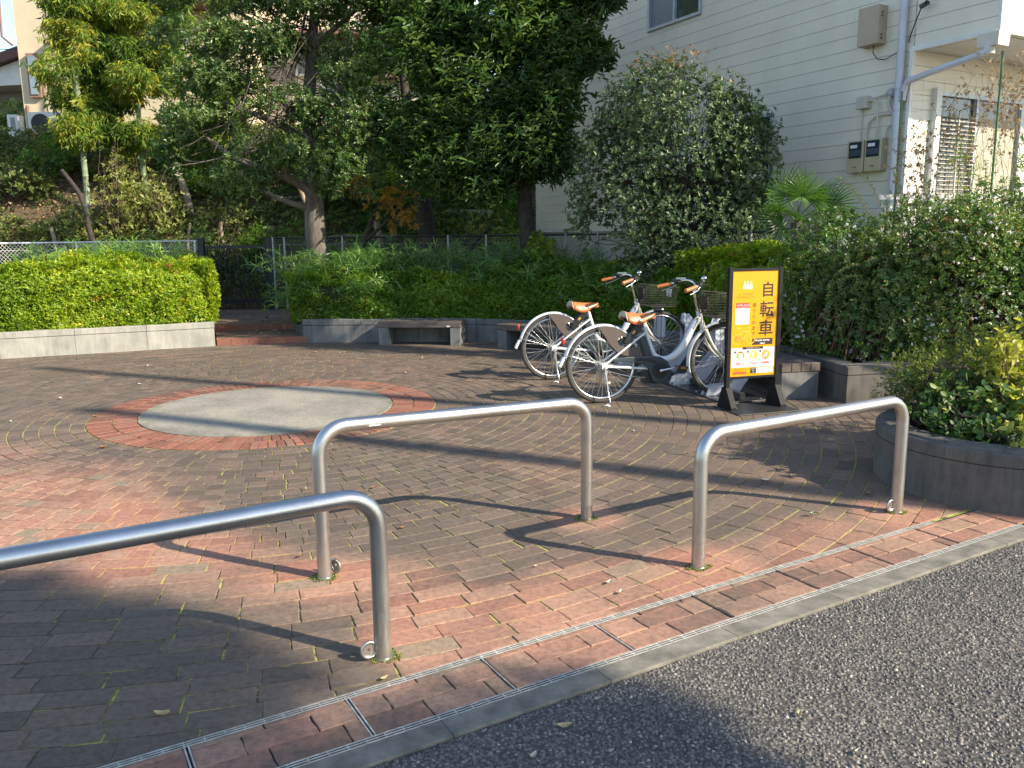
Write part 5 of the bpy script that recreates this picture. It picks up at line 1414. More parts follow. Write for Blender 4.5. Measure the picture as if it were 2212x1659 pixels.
mb.build('trunk', M_barkD, T2b)
crown('crown', [((-1.9, 16.2, 3.9), (1.3, 1.0, 1.0)), ((-2.6, 16.4, 4.8), (1.2, 1.0, .9)), ((-1.2, 16.4, 5.2), (1.3, 1.0, 1.0))], 26, 7, .14, .036, LM_t2, T2b, tmpl=T_OVAL, up=.9, slen=.22, gap=.30, seed=35, tb=-.08, curl=1.5)

# T3: rounded grey green shrub tree
T3 = thing('spreading_shrub', 'rounded grey green shrub with dense dark twigs in front of the cream house wall', 'shrub', (2.27, 11.3, .3))
mb = MB()
for k in range(7):
    a = 2 * pi * k / 7 + .3
    trunk(mb, [(2.27 + .03 * cos(a), 11.3 + .03 * sin(a), .25), (2.27 + .10 * cos(a), 11.3 + .10 * sin(a), .9), (2.27 + .32 * cos(a), 11.3 + .28 * sin(a), 1.5), (2.2 + .62 * cos(a), 11.3 + .5 * sin(a), 2.2 + .2 * sin(k * 2.1))], [.055, .04, .028, .012], n=8)
B3 = [((2.15, 11.2, 2.72), (1.18, .85, .78)), ((1.55, 11.1, 2.30), (.82, .7, .75)), ((2.95, 11.2, 2.40), (.78, .7, .75)), ((1.38, 11.15, 1.75), (.62, .6, .55)), ((2.2, 11.0, 1.55), (1.05, .75, .55)), ((3.0, 11.15, 1.7), (.55, .6, .50)), ((2.0, 11.1, 3.1), (.85, .75, .62)), ((1.9, 11.1, 1.05), (.7, .6, .35)), ((2.7, 11.1, 2.9), (.6, .6, .55))]
r3 = [(2.27 + .32 * cos(a), 11.3 + .28 * sin(a), 1.5) for a in np.arange(0, 6.28, .9)] + [(2.2 + .62 * cos(a), 11.3 + .5 * sin(a), 2.2) for a in np.arange(0.3, 6.28, .9)] + [(2.3, 11.3, 1.0), (2.25, 11.25, 1.9)]
twigs(mb, r3, B3, 300, .008, r1=.003)
mb.build('trunk', M_barkD, T3)
crown('crown', B3, 225, 6, .048, .024, LM_t3, T3, tmpl=T_OVAL, up=.6, spread=1.0, slen=.04, shell=.5, gap=.36, gf=3.6, seed=41, tb=.06, tr=.35)
# seed heads and bare shoots over its top
mb = MB()
for k in range(26):
    a, q = rng.uniform(-1, 1), rng.uniform(0, 1); x = 2.1 + a * .95; z = 3.55 - .45 * a * a + .05 * q
    mb.tube([(x, 11.0, z - .25), (x + .02, 11.0, z), (x + rng.normal() * .03, 11.0, z + .10 + .10 * q)], [.004, .003, .002], n=4)
mb.build('bare_shoots', M_twig, T3)
crown('withered_leaves', [((1.85, 10.9, 3.66), (.35, .25, .12)), ((2.3, 10.9, 3.70), (.2, .2, .10))], 60, 4, .05, .02, LM_dry, T3, up=1, seed=3)

# yellow green sapling in front of T2's foot
sp_ = thing('sapling', 'small yellow green leafed sapling at the foot of the long leaved tree', 'plant', (.42, 12.5, .3))
mb = MB(); trunk(mb, [(.40, 12.5, .3), (.42, 12.5, .9), (.44, 12.5, 1.45)], [.014, .010, .004], n=6); mb.build('stem', M_twig, sp_)
crown('foliage', [((.45, 12.45, 1.30), (.20, .16, .25)), ((.60, 12.4, 1.05), (.22, .16, .16)), ((.2, 12.45, .98), (.2, .14, .12))], 85, 5, .075, .042, leafmat('lime_leaf', [(0, (.10, .19, .02)), (1, (.27, .34, .04))], .45, .45), sp_, tmpl=T_OVAL, up=.5, seed=4)
ym = thing('maple_sapling', 'small maple with hanging orange yellow leaves left of the long leaved tree', 'tree', (-2.2, 14.3, .3))
mb = MB(); trunk(mb, [(-2.75, 14.1, .3), (-2.55, 14.2, 1.2), (-2.3, 14.2, 1.9), (-1.9, 14.2, 2.35)], [.06, .05, .035, .012], n=8); trunk(mb, [(-2.5, 14.2, 1.4), (-1.9, 14.1, 1.9), (-1.6, 14.1, 2.1)], [.03, .02, .008], n=6); mb.build('stem', M_barkD, ym)
crown('foliage', [((-1.98, 13.9, 2.10), (.42, .3, .30)), ((-2.5, 13.9, 2.4), (.35, .3, .2)), ((-1.75, 13.9, 1.75), (.22, .2, .18))], 26, 5, .13, .055, leafmat('orange_leaf', [(0, (.22, .13, .025)), (.6, (.38, .24, .045)), (1, (.50, .42, .10))], .55, .4), ym, tmpl=T_OVAL, up=-.2, seed=4, droop=.7)

# fan palm
pm = thing('fan_palm', 'young fan palm with split green leaves against the cream house wall', 'palm', (3.40, 9.95, .3))
mb = MB(); trunk(mb, [(3.40, 9.95, .2), (3.40, 9.95, 1.0), (3.38, 9.95, 1.62)], [.09, .085, .07], n=10); mb.build('trunk', M_bark, pm)
P, X, Z, Ln = [], [], [], []; mbp = MB()
for k, (ax, ay, az, ln_) in enumerate([(.9, -.3, .45, .62), (.55, -.5, .75, .55), (.0, -.5, .95, .55), (-.5, -.3, .9, .60), (-.8, -.4, .35, .5), (.95, -.2, .05, .62), (.4, -.8, .25, .5), (-.35, -.8, .2, .45), (.2, .3, 1, .5), (.8, -.4, -.25, .55), (-.6, -.5, -.1, .45)]):
    d = Vector((ax, ay, az)).normalized(); s = Vector((3.38, 9.95, 1.62)); h_ = s + d * ln_ * .62
    mbp.tube(bezier(s, s + d * ln_ * .3 + Vector((0, 0, .08)), h_, 5), [.012, .010, .009, .008, .007, .006], n=5)
    side = d.cross(Vector((0, 0, 1))).normalized(); side = Matrix.Rotation((-1.1, .9, -.5, 1.2, .4, -.9, .2, -.3, 1.3, .7, -1.2)[k], 3, d) @ side; nup = side.cross(d)
    for j in range(26):
        a = -2.0 + 4.0 * j / 25
        f = (d * cos(a) + side * sin(a) + Vector((0, 0, -.10 * abs(a)))).normalized()
        P.append(h_); X.append(f); Z.append(nup + Vector(rng.normal(size=3) * .1)); Ln.append(.40 * (1 - .09 * abs(a) ** 1.5) * rng.uniform(.9, 1.05))
mbp.build('leaf_stalk', surf('stalk_green', (.13, .20, .04), .5), pm)
leaves('leaf_fan', T_BLADE, np.array([tuple(p) for p in P]), np.array([tuple(p) for p in X]), np.array([tuple(p) for p in Z]), np.array(Ln), .020, rng.uniform(.05, .8, len(P)), leafmat('palm_leaf', [(0, (.04, .10, .02)), (.7, (.09, .18, .03)), (1, (.20, .28, .06))], .35, .3), pm, 1.3)

# ------------------------------------------------------------------ flowering bush over the right hand wall
ab = thing('flowering_bush', 'big arching glossy bush dotted with small white flowers spilling over the right wall', 'shrub', (4.0, 8.2, .3))
AB = [((3.30, 8.55, 1.05), (.55, .60, .62)), ((3.55, 8.1, .80), (.55, .50, .55)), ((4.05, 8.1, 1.15), (.75, .62, .62)), ((4.8, 8.2, 1.20), (.85, .65, .68)), ((5.7, 8.5, 1.25), (.95, .7, .72)), ((4.3, 7.85, .62), (.8, .5, .42)), ((5.3, 8.1, .65), (.9, .5, .45)), ((3.15, 8.1, .60), (.38, .5, .38)), ((3.55, 7.72, .58), (.45, .30, .32)), ((3.45, 7.8, 1.0), (.4, .35, .4)), ((4.55, 7.85, 1.05), (.6, .4, .55)), ((5.2, 8.0, 1.2), (.6, .4, .55)), ((4.2, 7.75, 1.3), (.45, .35, .45)), ((6.6, 8.8, 1.2), (1, .7, .7))]
mb = MB(); PS, DS = [], []
for k in range(420):
    c, r = AB[rng.integers(len(AB))]
    s = Vector((c[0] + rng.normal() * .25, c[1] + .15 + rng.normal() * .12, .3)); d = rand_dir(1)[0]; d[2] = abs(d[2]) * .8 - .15; d[1] -= .35
    d /= np.linalg.norm(d)
    e = Vector(np.array(c) + d * np.array(r) * 1.12); m_ = Vector((s.x * .55 + e.x * .45, s.y * .6 + e.y * .4, max(e.z, .9) + .30))
    pts = bezier(s, m_, e, 12); mb.tube(pts, [.006 - .004 * j / 12 for j in range(13)], n=4, caps=False)
    for j in range(5, 13):
        for q in range(3):
            f = j - q / 3; a0_, a1_ = pts[int(f)], pts[min(int(f) + 1, 12)]; p = a0_.lerp(a1_, f - int(f)); t_ = (pts[min(j, 12)] - pts[j - 1]).normalized()
            PS.append(tuple(p)); DS.append(tuple(t_))
# extra long shoots reaching up and left over the wall
for (ex, ey, ez) in [(3.05, 8.0, 2.02), (3.35, 8.2, 2.08), (3.6, 8.0, 2.06), (3.9, 8.0, 2.2), (4.2, 8.0, 2.3), (4.4, 7.9, 2.15), (3.0, 8.4, 1.55), (2.9, 8.2, 1.35), (3.2, 7.6, 1.2), (4.6, 7.7, 2.1), (4.9, 7.9, 2.2), (3.75, 7.6, 1.95), (4.1, 7.5, 1.8), (2.85, 8.0, .8)]:
    s = Vector((3.9 if ex < 4.2 else 4.6, 8.35, .6)); e = Vector((ex, ey, ez)); pts = bezier(s, (s + e) / 2 + Vector((.1, 0, .55)), e, 14)
    mb.tube(pts, [.006 - .0045 * j / 14 for j in range(15)], n=4, caps=False)
    for j in range(3, 15):
        for q in range(2): p = pts[j - 1].lerp(pts[j], q / 2); PS.append(tuple(p)); DS.append(tuple((pts[j] - pts[j - 1]).normalized()))
mb.build('stems', surf('red_brown_twig', (.20, .10, .06), .7, nscale=20), ab)
PS, DS = np.array(PS), np.array(DS)
A, X, Z, idx = whorl(PS, DS, 3, 1.2, .02, .5); Z = nrm(Z + np.array([0, 0, 1.]))
leaves('arching_foliage', T_FOLD, A, X, Z, .034 * rng.uniform(.7, 1.25, len(idx)), .016, .45 + rng.normal(size=len(idx)) * .2 + (vnoise(PS, 2, 3) - .5)[idx] * .4, LM_abel, ab)
AB = [(c, (r[0] * 1.05, r[1] * 1.08, r[2] * 1.08)) for c, r in AB]
crown('foliage', AB, 430, 6, .036, .0175, LM_abel, ab, up=.3, spread=1.0, slen=.05, shell=.74, gap=.22, gf=3.6, seed=51, tb=.10)
fl = np.concatenate([ell(c, r, 75, .93)[0] for c, r in AB for _ in (0, 1)]); fl = fl[vnoise(fl, 2.5, 8) > .44]
A, X, Z, idx = whorl(fl, nrm(rand_dir(len(fl)) + np.array([0, -.6, .2])), 5, 1.1, .012, .2)
leaves('flowers', T_FOLD, A, X, Z, .024, .014, rng.uniform(0, 1, len(idx)), LM_flow, ab)
sc_ = fl[::3] + rng.normal(size=fl[::3].shape) * .02
A, X, Z, idx = whorl(sc_, rand_dir(len(sc_)), 4, 1, .01, .2); leaves('sepals', T_FOLD, A, X, Z, .014, .007, rng.uniform(.5, .8, len(idx)), leafmat('sepal', [(0, (.35, .14, .10)), (1, (.48, .25, .18))], .6, .3), ab)

# canes and dried vines against the house
M_cane = surf('green_cane', (.06, .16, .05), .45)
for (p0, p1, lb) in (((4.876, 8.6, 3.24), (4.86, 8.6, .4), 'tall green garden cane standing before the house window'), ((3.998, 8.8, 2.90), (3.985, 8.8, .4), 'shorter green garden cane beside the rain pipe')):
    mb = MB(); mb.tube([p0, ((p0[0] + p1[0]) / 2 + .01, 8.6 if p0[0] > 4.5 else 8.8, (p0[2] + p1[2]) / 2), p1], .011, n=8)
    for i in range(14): z = .6 + i * .18; 
    props(mb.build('garden_cane', M_cane), lb, 'cane')
dv_ = thing('dried_vine', 'straw coloured dried vine tangled on netting before the house window', 'vine', (4.5, 8.7, 1.8))
mb = MB(); PD = []
for k in range(75):
    x = rng.uniform(3.95, 5.3); zt = 2.55 + .75 * sst(x, 4.0, 4.9) * .9 + rng.uniform(-.35, .05)
    pts = [Vector((x + rng.normal() * .03 + .12 * sin(i * .8 + k), 8.7 + rng.normal() * .03, zt - i * .13 * rng.uniform(.7, 1.2))) for i in range(rng.integers(5, 14))]
    mb.tube(pts, .0022, n=4, caps=False); PD += [tuple(p) for p in pts[:7]]
for k in range(14): z = 1.7 + k * .1; mb.tube([(3.99, 8.78, z), (4.87, 8.64, z)], .0010, n=3, caps=False)
for k in range(10): x = 3.99 + k * .098; mb.tube([(x, 8.78 - .14 * (k / 9), 1.7), (x, 8.78 - .14 * (k / 9), 3.0)], .0010, n=3, caps=False)
mb.build('tendrils', surf('dry_stem', (.40, .30, .17), .8), dv_)
PD = np.array(PD); A, X, Z, idx = whorl(PD, rand_dir(len(PD)), 3, 1, .02, .5); X = nrm(X + np.array([0, 0, -.8]))
leaves('dry_leaves', T_FOLD, A, X, Z, .04, .017, rng.uniform(.2, 1, len(idx)), LM_dry, dv_)
leafy = thing('bamboo_shoot', 'slender yellow green bamboo shoots rising before the louvred window', 'plant', (4.45, 8.3, .5))
mb = MB()
for (x, h_) in ((4.36, 2.35), (4.50, 2.15), (4.62, 2.1), (5.05, 2.3)): mb.tube([(x, 8.3, .5), (x + .02, 8.3, h_)], [.006, .003], n=5)
mb.build('stem', M_cane, leafy)
crown('foliage', [((4.37, 8.3, 2.28), (.08, .08, .16)), ((4.52, 8.3, 2.02), (.10, .08, .15)), ((4.64, 8.3, 1.98), (.08, .08, .14)), ((5.06, 8.3, 2.2), (.15, .1, .25))], 120, 4, .09, .011, LM_bam, leafy, tmpl=T_BLADE, up=.6, seed=2, tb=.2)

# ------------------------------------------------------------------ planting in the round planter
low = thing('azalea_shrub', 'low sprawling azalea with olive leaves filling the back of the round planter', 'shrub', (3.3, 5.3, .3))
AZ = [((2.60, 5.14, .50), (.18, .18, .18)), ((2.78, 5.32, .56), (.34, .28, .20)), ((3.15, 5.55, .58), (.42, .34, .22)), ((3.7, 5.8, .6), (.6, .45, .28)), ((2.55, 5.02, .64), (.10, .10, .11)), ((2.95, 5.25, .45), (.6, .4, .16))]
mb = MB(); twigs(mb, [(2.6, 5.1, .3), (2.9, 5.3, .3), (3.3, 5.5, .3), (3.8, 5.8, .3)], AZ, 110, .006); mb.build('stems', M_twig, low)
crown('foliage', AZ, 420, 6, .030, .011, leafmat('olive_leaf', [(0, (.06, .085, .02)), (.5, (.12, .16, .03)), (.85, (.24, .25, .04)), (1, (.40, .34, .06))], .45, .35), low, up=.9, spread=.8, slen=.03, shell=.35, gap=.25, gf=5, seed=61, tb=.1)
ivy = thing('ivy_plant', 'broad heart leaved climber trailing over the rim of the round planter', 'plant', (3.0, 4.7, .3))
IV = [((2.50, 4.82, .40), (.15, .20, .09)), ((2.64, 4.60, .38), (.18, .16, .08)), ((2.84, 4.45, .37), (.20, .12, .07)), ((2.62, 4.95, .52), (.14, .15, .12)), ((2.80, 4.78, .46), (.20, .18, .12)), ((3.02, 4.60, .45), (.2, .2, .14)), ((3.0, 5.0, .5), (.25, .2, .15))]
mb = MB(); twigs(mb, [(2.6, 4.8, .3), (2.8, 4.6, .3), (2.8, 5.0, .35), (3.0, 4.7, .3)], IV, 80, .005, r1=.002); mb.build('stems', M_twig, ivy)
crown('foliage', IV, 330, 4, .042, .033, LM_ivy, ivy, tmpl=T_OVAL, up=.6, spread=1.2, slen=.06, shell=.3, gap=.2, gf=6, seed=62, tb=.02, tr=.6, curl=.7)
eu = thing('golden_shrub', 'golden yellow leaved upright shrub at the right edge in the round planter', 'shrub', (3.45, 4.95, .3))
EU = [((2.95, 4.95, .74), (.10, .12, .16)), ((2.93, 4.90, .86), (.06, .07, .08)), ((2.96, 4.72, .50), (.12, .12, .13)), ((2.80, 4.38, .40), (.09, .08, .07)), ((3.08, 5.0, .62), (.16, .15, .22)), ((3.02, 4.5, .45), (.12, .1, .1))]
mb = MB(); twigs(mb, [(2.98, 4.92, .3), (2.98, 4.9, .42)], EU, 45, .006); mb.build('stems', M_twig, eu)
crown('foliage', EU, 330, 5, .046, .028, leafmat('golden_leaf', [(0, (.15, .20, .03)), (.4, (.36, .37, .06)), (1, (.62, .54, .14))], .4, .4), eu, tmpl=T_OVAL, up=.8, spread=.9, slen=.06, shell=.3, gap=.15, gf=6, seed=63, tb=.1, curl=1.4)

# ------------------------------------------------------------------ houses on the hill
M_plast = surf('cream_render', (.66, .55, .38), .85, col2=(.58, .48, .33), nscale=2.5, bscale=60, bstr=.3)
M_brn = surf('brown_trim', (.22, .12, .09), .6)
M_rib = surf('ribbed_panel', (.62, .53, .40), .6, col2=(.50, .42, .31), nscale=3)
hz = 4.05
h1 = thing('rendered_house', 'tall cream rendered house on the hill at the far left with a narrow window', 'house', (-11, 22, hz))
mb = MB(); mb.box((-9.42, 25.0, 8.0), (5.8, 6.0, 8.4)); mb.build('wall', M_plast, h1)
mb = MB(); mb.box((-11.94, 21.95, 5.62), (.30, .10, 1.06)); mb.build('window', surf('pink_brown_frame', (.30, .18, .12), .6), h1)
mb = MB(); mb.box((-11.94, 21.89, 5.62), (.19, .03, .92)); mb.build('pane', surf('sky_glass', (.16, .21, .25), .15, col2=(.26, .32, .36), nscale=2), h1)
mb = MB(); mb.tube([(-12.20, 21.93, 4.9), (-12.20, 21.93, 4.0)], .04, n=10); mb.tube([(-12.62, 21.95, 7.4), (-12.62, 21.9, 6.55), (-12.4, 21.93, 6.35)], .03, n=10); mb.build('rain_pipe', M_brn, h1)
mb = MB(); mb.box((-8.6, 21.6, 7.2), (3.4, .9, .16)); mb.box((-10.8, 21.96, 6.28), (1.4, .06, .04)); mb.build('eave', M_brn, h1)
for (x, y, z, w_, lb) in ((-11.34, 21.2, 4.34, .78, 'white air conditioner unit with a round fan grille outside the far left house'), (-12.0, 21.0, 4.26, .23, 'grey air conditioner unit seen edge on left of the cream house corner')):
    a_c = thing('air_conditioner', lb, 'air conditioner', (x, y, z - .3))
    mb = MB(); mb.box((x, y, z), (w_, .32, .54)); mb.build('casing', M_trim, a_c, bevel=.01)
    if w_ > .5:
        mb = MB(); mb.tube([(x - .08, y - .165, z), (x - .08, y - .17, z)], .23, n=30); mb.build('fan', M_blk, a_c)
        mb = MB()
        for k in range(5): mb.tube([(x - .08 + (.05 + k * .042) * cos(q * .4), y - .178, z + (.05 + k * .042) * sin(q * .4)) for q in range(16)], .004, n=4, closed=True)
        mb.build('grille', M_wire, a_c)
    else:
        mb = MB(); mb.box((x + .02, y - .165, z + .05), (.11, .01, .30)); mb.build('panel', M_frost, a_c)
h2 = thing('brick_tiled_house', 'house with ribbed beige walls and brown eaves behind the dark layered tree', 'house', (-5, 23, hz))
mb = MB(); mb.box((-4.3, 26.5, 7.0), (6.6, 6.0, 7.2)); mb.build('wall', surf('pale_wall', (.72, .62, .46), .8, nscale=3), h2)
mb = MB()
for i in range(26): mb.box((-3.3, 23.46, 4.1 + i * .062), (2.6, .05, .05))
mb.build('ribbed_siding', M_rib, h2)
mb = MB()
for i in range(22): mb.box((-6.3, 23.44, 4.6 + i * .07), (1.0, .05, .06))
mb.build('brick_panel', surf('grey_brick', (.30, .26, .23), .8, col2=(.2, .17, .15), nscale=12), h2)
mb = MB(); mb.box((-4.0, 23.1, 6.75), (6.8, .9, .10)); mb.box((-2.6, 23.3, 5.72), (3.0, .4, .07)); mb.build('eave', M_brn, h2)
for (x, z, w_, h_) in ((-4.6, 5.4, .9, .7), (-3.2, 6.2, 1.0, .6), (-2.1, 4.75, .5, .6), (-5.4, 6.1, .6, .6)):
    mb = MB(); mb.box((x, 23.42, z), (w_, .12, h_)); wn = mb.build('window', M_trim, h2)
    mb = MB(); mb.box((x, 23.35, z), (w_ - .12, .02, h_ - .12)); mb.build('pane', M_frost, wn)
h3 = thing('far_house', 'distant house with a brown sloping roof edge and grey soffit at the left edge', 'house', (-19, 30, 4))
mb = MB(); mb.box((-22.3, 36, 6.6), (9, 8, .8)); mb.build('wall', surf('grey_wall', (.30, .29, .29), .8), h3)
mb = MB(); mb.prism([(-24, 5.6), (-15.5, 8.42), (-15.5, 8.75), (-24, 5.95)], 'y', 30.5, 41); mb.build('roof', surf('brown_roof', (.14, .06, .05), .6), h3)
mb = MB(); mb.prism([(-24, 5.3), (-19.5, 6.9), (-15.6, 7.05), (-15.6, 8.36), (-24, 5.58)], 'y', 30.8, 40); mb.build('gable', M_trim, h3)
# overhead wires in the patch of sky
for i, (z0_, z1_, yy, r_) in enumerate(((9.35, 9.1, 28, .012), (8.15, 7.95, 30, .014), (6.55, 6.75, 32, .010), (6.1, 6.1, 32, .010))):
    mb = MB(); mb.tube([(-40, yy, z0_ + .1), (-25, yy, z0_), (-14, yy, z1_)], r_, n=5)
    props(mb.build('overhead_wire', M_blk), ['topmost overhead wire crossing the patch of sky at the far left', 'overhead wire just under the grey soffit at the far left', 'thin wire above the far trees at the left edge', 'lowest wire before the far trees at the left edge'][i], 'wire')
ft = thing('far_tree', 'hazy yellow green tree low in the gap beside the cream house', 'tree', (-20, 30, 3))
mb = MB(); mb.tube([(-18, 30.5, 2.5), (-18, 30.5, 5.2)], .16, n=8); mb.build('trunk', M_bark, ft)
crown('crown', [((-16.9, 30, 5.5), (1.3, 1.2, .80)), ((-18.6, 30, 5.2), (1.3, 1.2, .9)), ((-17.4, 29.5, 4.5), (2.2, 1, .8))], 26, 6, .20, .09, leafmat('far_leaf', [(0, (.12, .18, .06)), (1, (.36, .38, .12))], .5, .4), ft, up=.6, seed=9)

# ------------------------------------------------------------------ bamboo
M_culm = surf('bamboo_culm', (.17, .24, .13), .4, col2=(.11, .17, .07), nscale=6)
M_culmW = surf('pale_bamboo_culm', (.34, .37, .28), .45, col2=(.20, .26, .14), nscale=8)
def culm(x, y, h, r, mat, lean, label):
    z = float(hillz(x, y)) - .1; t0 = thing('bamboo', label, 'bamboo', (x, y, z), group='bamboo culms on the hillside')
    mb = MB(); n = int(h / .30); pts = []; rs = []
    for i in range(n):
        zz = z + i * .30; k = 1 - .45 * i / n; xx = x + lean * (i / n) ** 2
        for (dz, e) in ((0, 1.0), (.265, .98), (.28, 1.16), (.29, 1.0)): pts.append((xx, y, zz + dz)); rs.append(r * k * e)
    mb.tube(pts, rs, n=12); mb.build('culm', mat, t0); return t0
cul = [(-8.75, 17.6, 7.5, .058, M_culmW, .15, 'tall pale ringed bamboo culm in front of the cream house'), (-9.15, 18.4, 7, .055, M_culm, -.1, 'green bamboo culm just left of the pale ringed culm'), (-8.35, 18.6, 7, .05, M_culm, .2, 'green bamboo culm right of the pale ringed culm'),
       (-7.8, 18.2, 7.5, .055, M_culm, .1, 'dark bamboo culm in the middle of the grove'), (-7.1, 18.8, 7, .05, M_culm, .3, 'slim bamboo culm at the right of the grove'), (-6.5, 19.4, 7, .05, M_culm, .3, 'bamboo culm beside the layered tree at the right end of the grove')]
for k, c_ in enumerate(cul):
    t0 = culm(*c_)
    x, y = c_[0], c_[1]; zb = float(hillz(x, y))
    bl = []
    for i in range(15):
        a = rng.uniform(-1, 1) if k not in (0, 1) or i > 9 else rng.uniform(-.2, 1); zz = 3.6 + i * .33 + rng.uniform(-.2, .2)
        bl.append(((x + a * .62 + .10 * (zz - 4), y - .5 + rng.uniform(-.45, .3), zz), (.50, .42, .30)))
    mbb = MB()
    for (c2, r2) in bl: mbb.tube(bezier((x, y, c2[2] - .4), ((x + c2[0]) / 2, (y + c2[1]) / 2, c2[2] + .2), c2, 5), [.008, .007, .006, .005, .004, .003], n=4)
    mbb.build('branch', M_culm, t0)
    crown('foliage', bl, 120, 6, .150, .0155, LM_bam, t0, up=.2, spread=1.1, slen=.10, shell=.25, gap=.33, gf=2.6, seed=70 + k, tb=.14, tr=.60, droop=1.0, tmpl=T_FOLD)

# ------------------------------------------------------------------ plants and timber on the slope
def gcover(name, label, xr, yr, n, per, L, Wd, mat, zf=.10, tb=0., seed=0, gap=.35, excl=None):
    x = rng.uniform(*xr, n); y = rng.uniform(*yr, n); P = np.stack([x, y, hillz(x, y) + rng.uniform(0, zf, n)], 1)
    P = P[vnoise(P, 1.1, seed) > gap]; D = nrm(rng.normal(size=P.shape) * .5 + np.array([0, -.3, 1]))
    A, X, Z, idx = whorl(P, D, per, 1.2, .04, .5); ln = L * rng.uniform(.6, 1.3, len(idx))
    return props(leaves(name, T_FOLD, A, X, Z, ln, ln * Wd / L, .4 + tb + rng.normal(size=len(idx)) * .22 + (vnoise(P, 1.7, seed + 2) - .5)[idx] * .5, mat), label, 'plants', kind='stuff')
gcover('ground_cover', 'mixed low green and brown undergrowth covering the slope', (-15, 1), (15.85, 23), 30000, 5, .085, .04, LM_cover, zf=.32, seed=81, gap=.30)
gcover('leaf_litter', 'dry fallen leaves lying between the plants on the slope', (-14, 1), (15.85, 22), 9000, 2, .09, .045, LM_dry, zf=.03, seed=82, gap=.42)
gcover('slope_grass', 'bright grass and ferns on the sunlit part of the slope behind the trunks', (-3.2, .4), (17, 21), 2600, 6, .22, .014, LM_sasa, zf=.1, seed=83, gap=.3, tb=.3)
shr = [(-9.6, 15.9, .75, .75, LM_cover, .07, 'low brownish shrub behind the silver fence at the far left'), (-8.1, 15.9, .7, .85, LM_mid, .06, 'dark green shrub behind the silver fence'), (-6.9, 16.2, .8, .95, LM_t1, .06, 'dark shrub left of the iron gate'),
       (-5.7, 16.6, .9, 1.1, LM_t1, .06, 'feathery dark shrub right behind the iron gate'), (-4.6, 16.9, .85, 1.0, LM_mid, .055, 'dark green shrub behind the right gate post'), (-8.9, 16.7, .55, 1.3, LM_cover, .075, 'brownish bush on the slope under the bamboo'),
       (-7.35, 17.4, .75, 1.7, LM_yel, .085, 'sunlit yellow leaved shrub in front of the bamboo'), (-7.95, 17.1, .4, 2.3, LM_yel, .075, 'tall yellow leaved shoot beside the pale bamboo'), (-10.4, 17.8, 1.0, .85, LM_cover, .08, 'russet undergrowth below the air conditioners'), (-3.0, 16.6, .7, .8, LM_mid, .07, 'shrub behind the trunk of the layered tree'),
       (-1.0, 16.2, .8, .75, LM_t1, .07, 'dark shrub between the two trunks'), (-.4, 17.4, .55, 1.0, LM_yel, .07, 'sunlit shrub between the trunks behind the fence'), (-6.3, 18.6, .8, 1.5, LM_mid, .07, 'green bush on the upper slope'), (-5.2, 19.2, .9, 1.4, LM_cover, .08, 'mixed bush near the top of the slope'),
       (-7.3, 15.7, .5, .8, LM_bright, .055, 'light green shrub close behind the silver fence'), (-9.8, 18.6, .8, .8, LM_mid, .07, 'green shrub at the foot of the cream house'), (-6.0, 17.6, .6, .9, LM_yel, .06, 'yellowish shrub above the iron gate'), (.0, 16.5, .7, 1.1, LM_mid, .07, 'green shrub beside the corner of the boarded house'), (-1.9, 18.9, .9, 1.2, LM_bright, .07, 'bright shrub high behind the leaning trunk'), (-11.6, 16.4, .9, 1.0, LM_cover, .07, 'shrub at the left edge behind the silver fence'), (-3.9, 18.4, .8, 1.3, LM_t1, .07, 'dark bush high on the slope behind the layered tree')]
for i, (x, y, r_, h_, mt_, L_, lb) in enumerate(shr):
    z = float(hillz(x, y)); s0 = thing('shrub', lb, 'shrub', (x, y, z), group='shrubs on the slope')
    mb = MB()
    twigs(mb, [(x, y, z), (x + .05, y, z + h_ * .3)], [((x, y, z + h_ * .55), (r_, r_ * .7, h_ * .45))], 26, .014)
    mb.build('stems', M_twig, s0)
    crown('foliage', [((x, y, z + h_ * .5), (r_, r_ * .75, h_ * .5)), ((x + r_ * .4, y - .1, z + h_ * .35), (r_ * .6, r_ * .5, h_ * .35)), ((x - r_ * .45, y - .1, z + h_ * .4), (r_ * .55, r_ * .5, h_ * .32))], 38 if mt_ is LM_yel else 85, 5, L_, L_ * .42, mt_, s0, up=.7, seed=100 + i, gap=.36, gf=3, shell=.4, tb=.0)
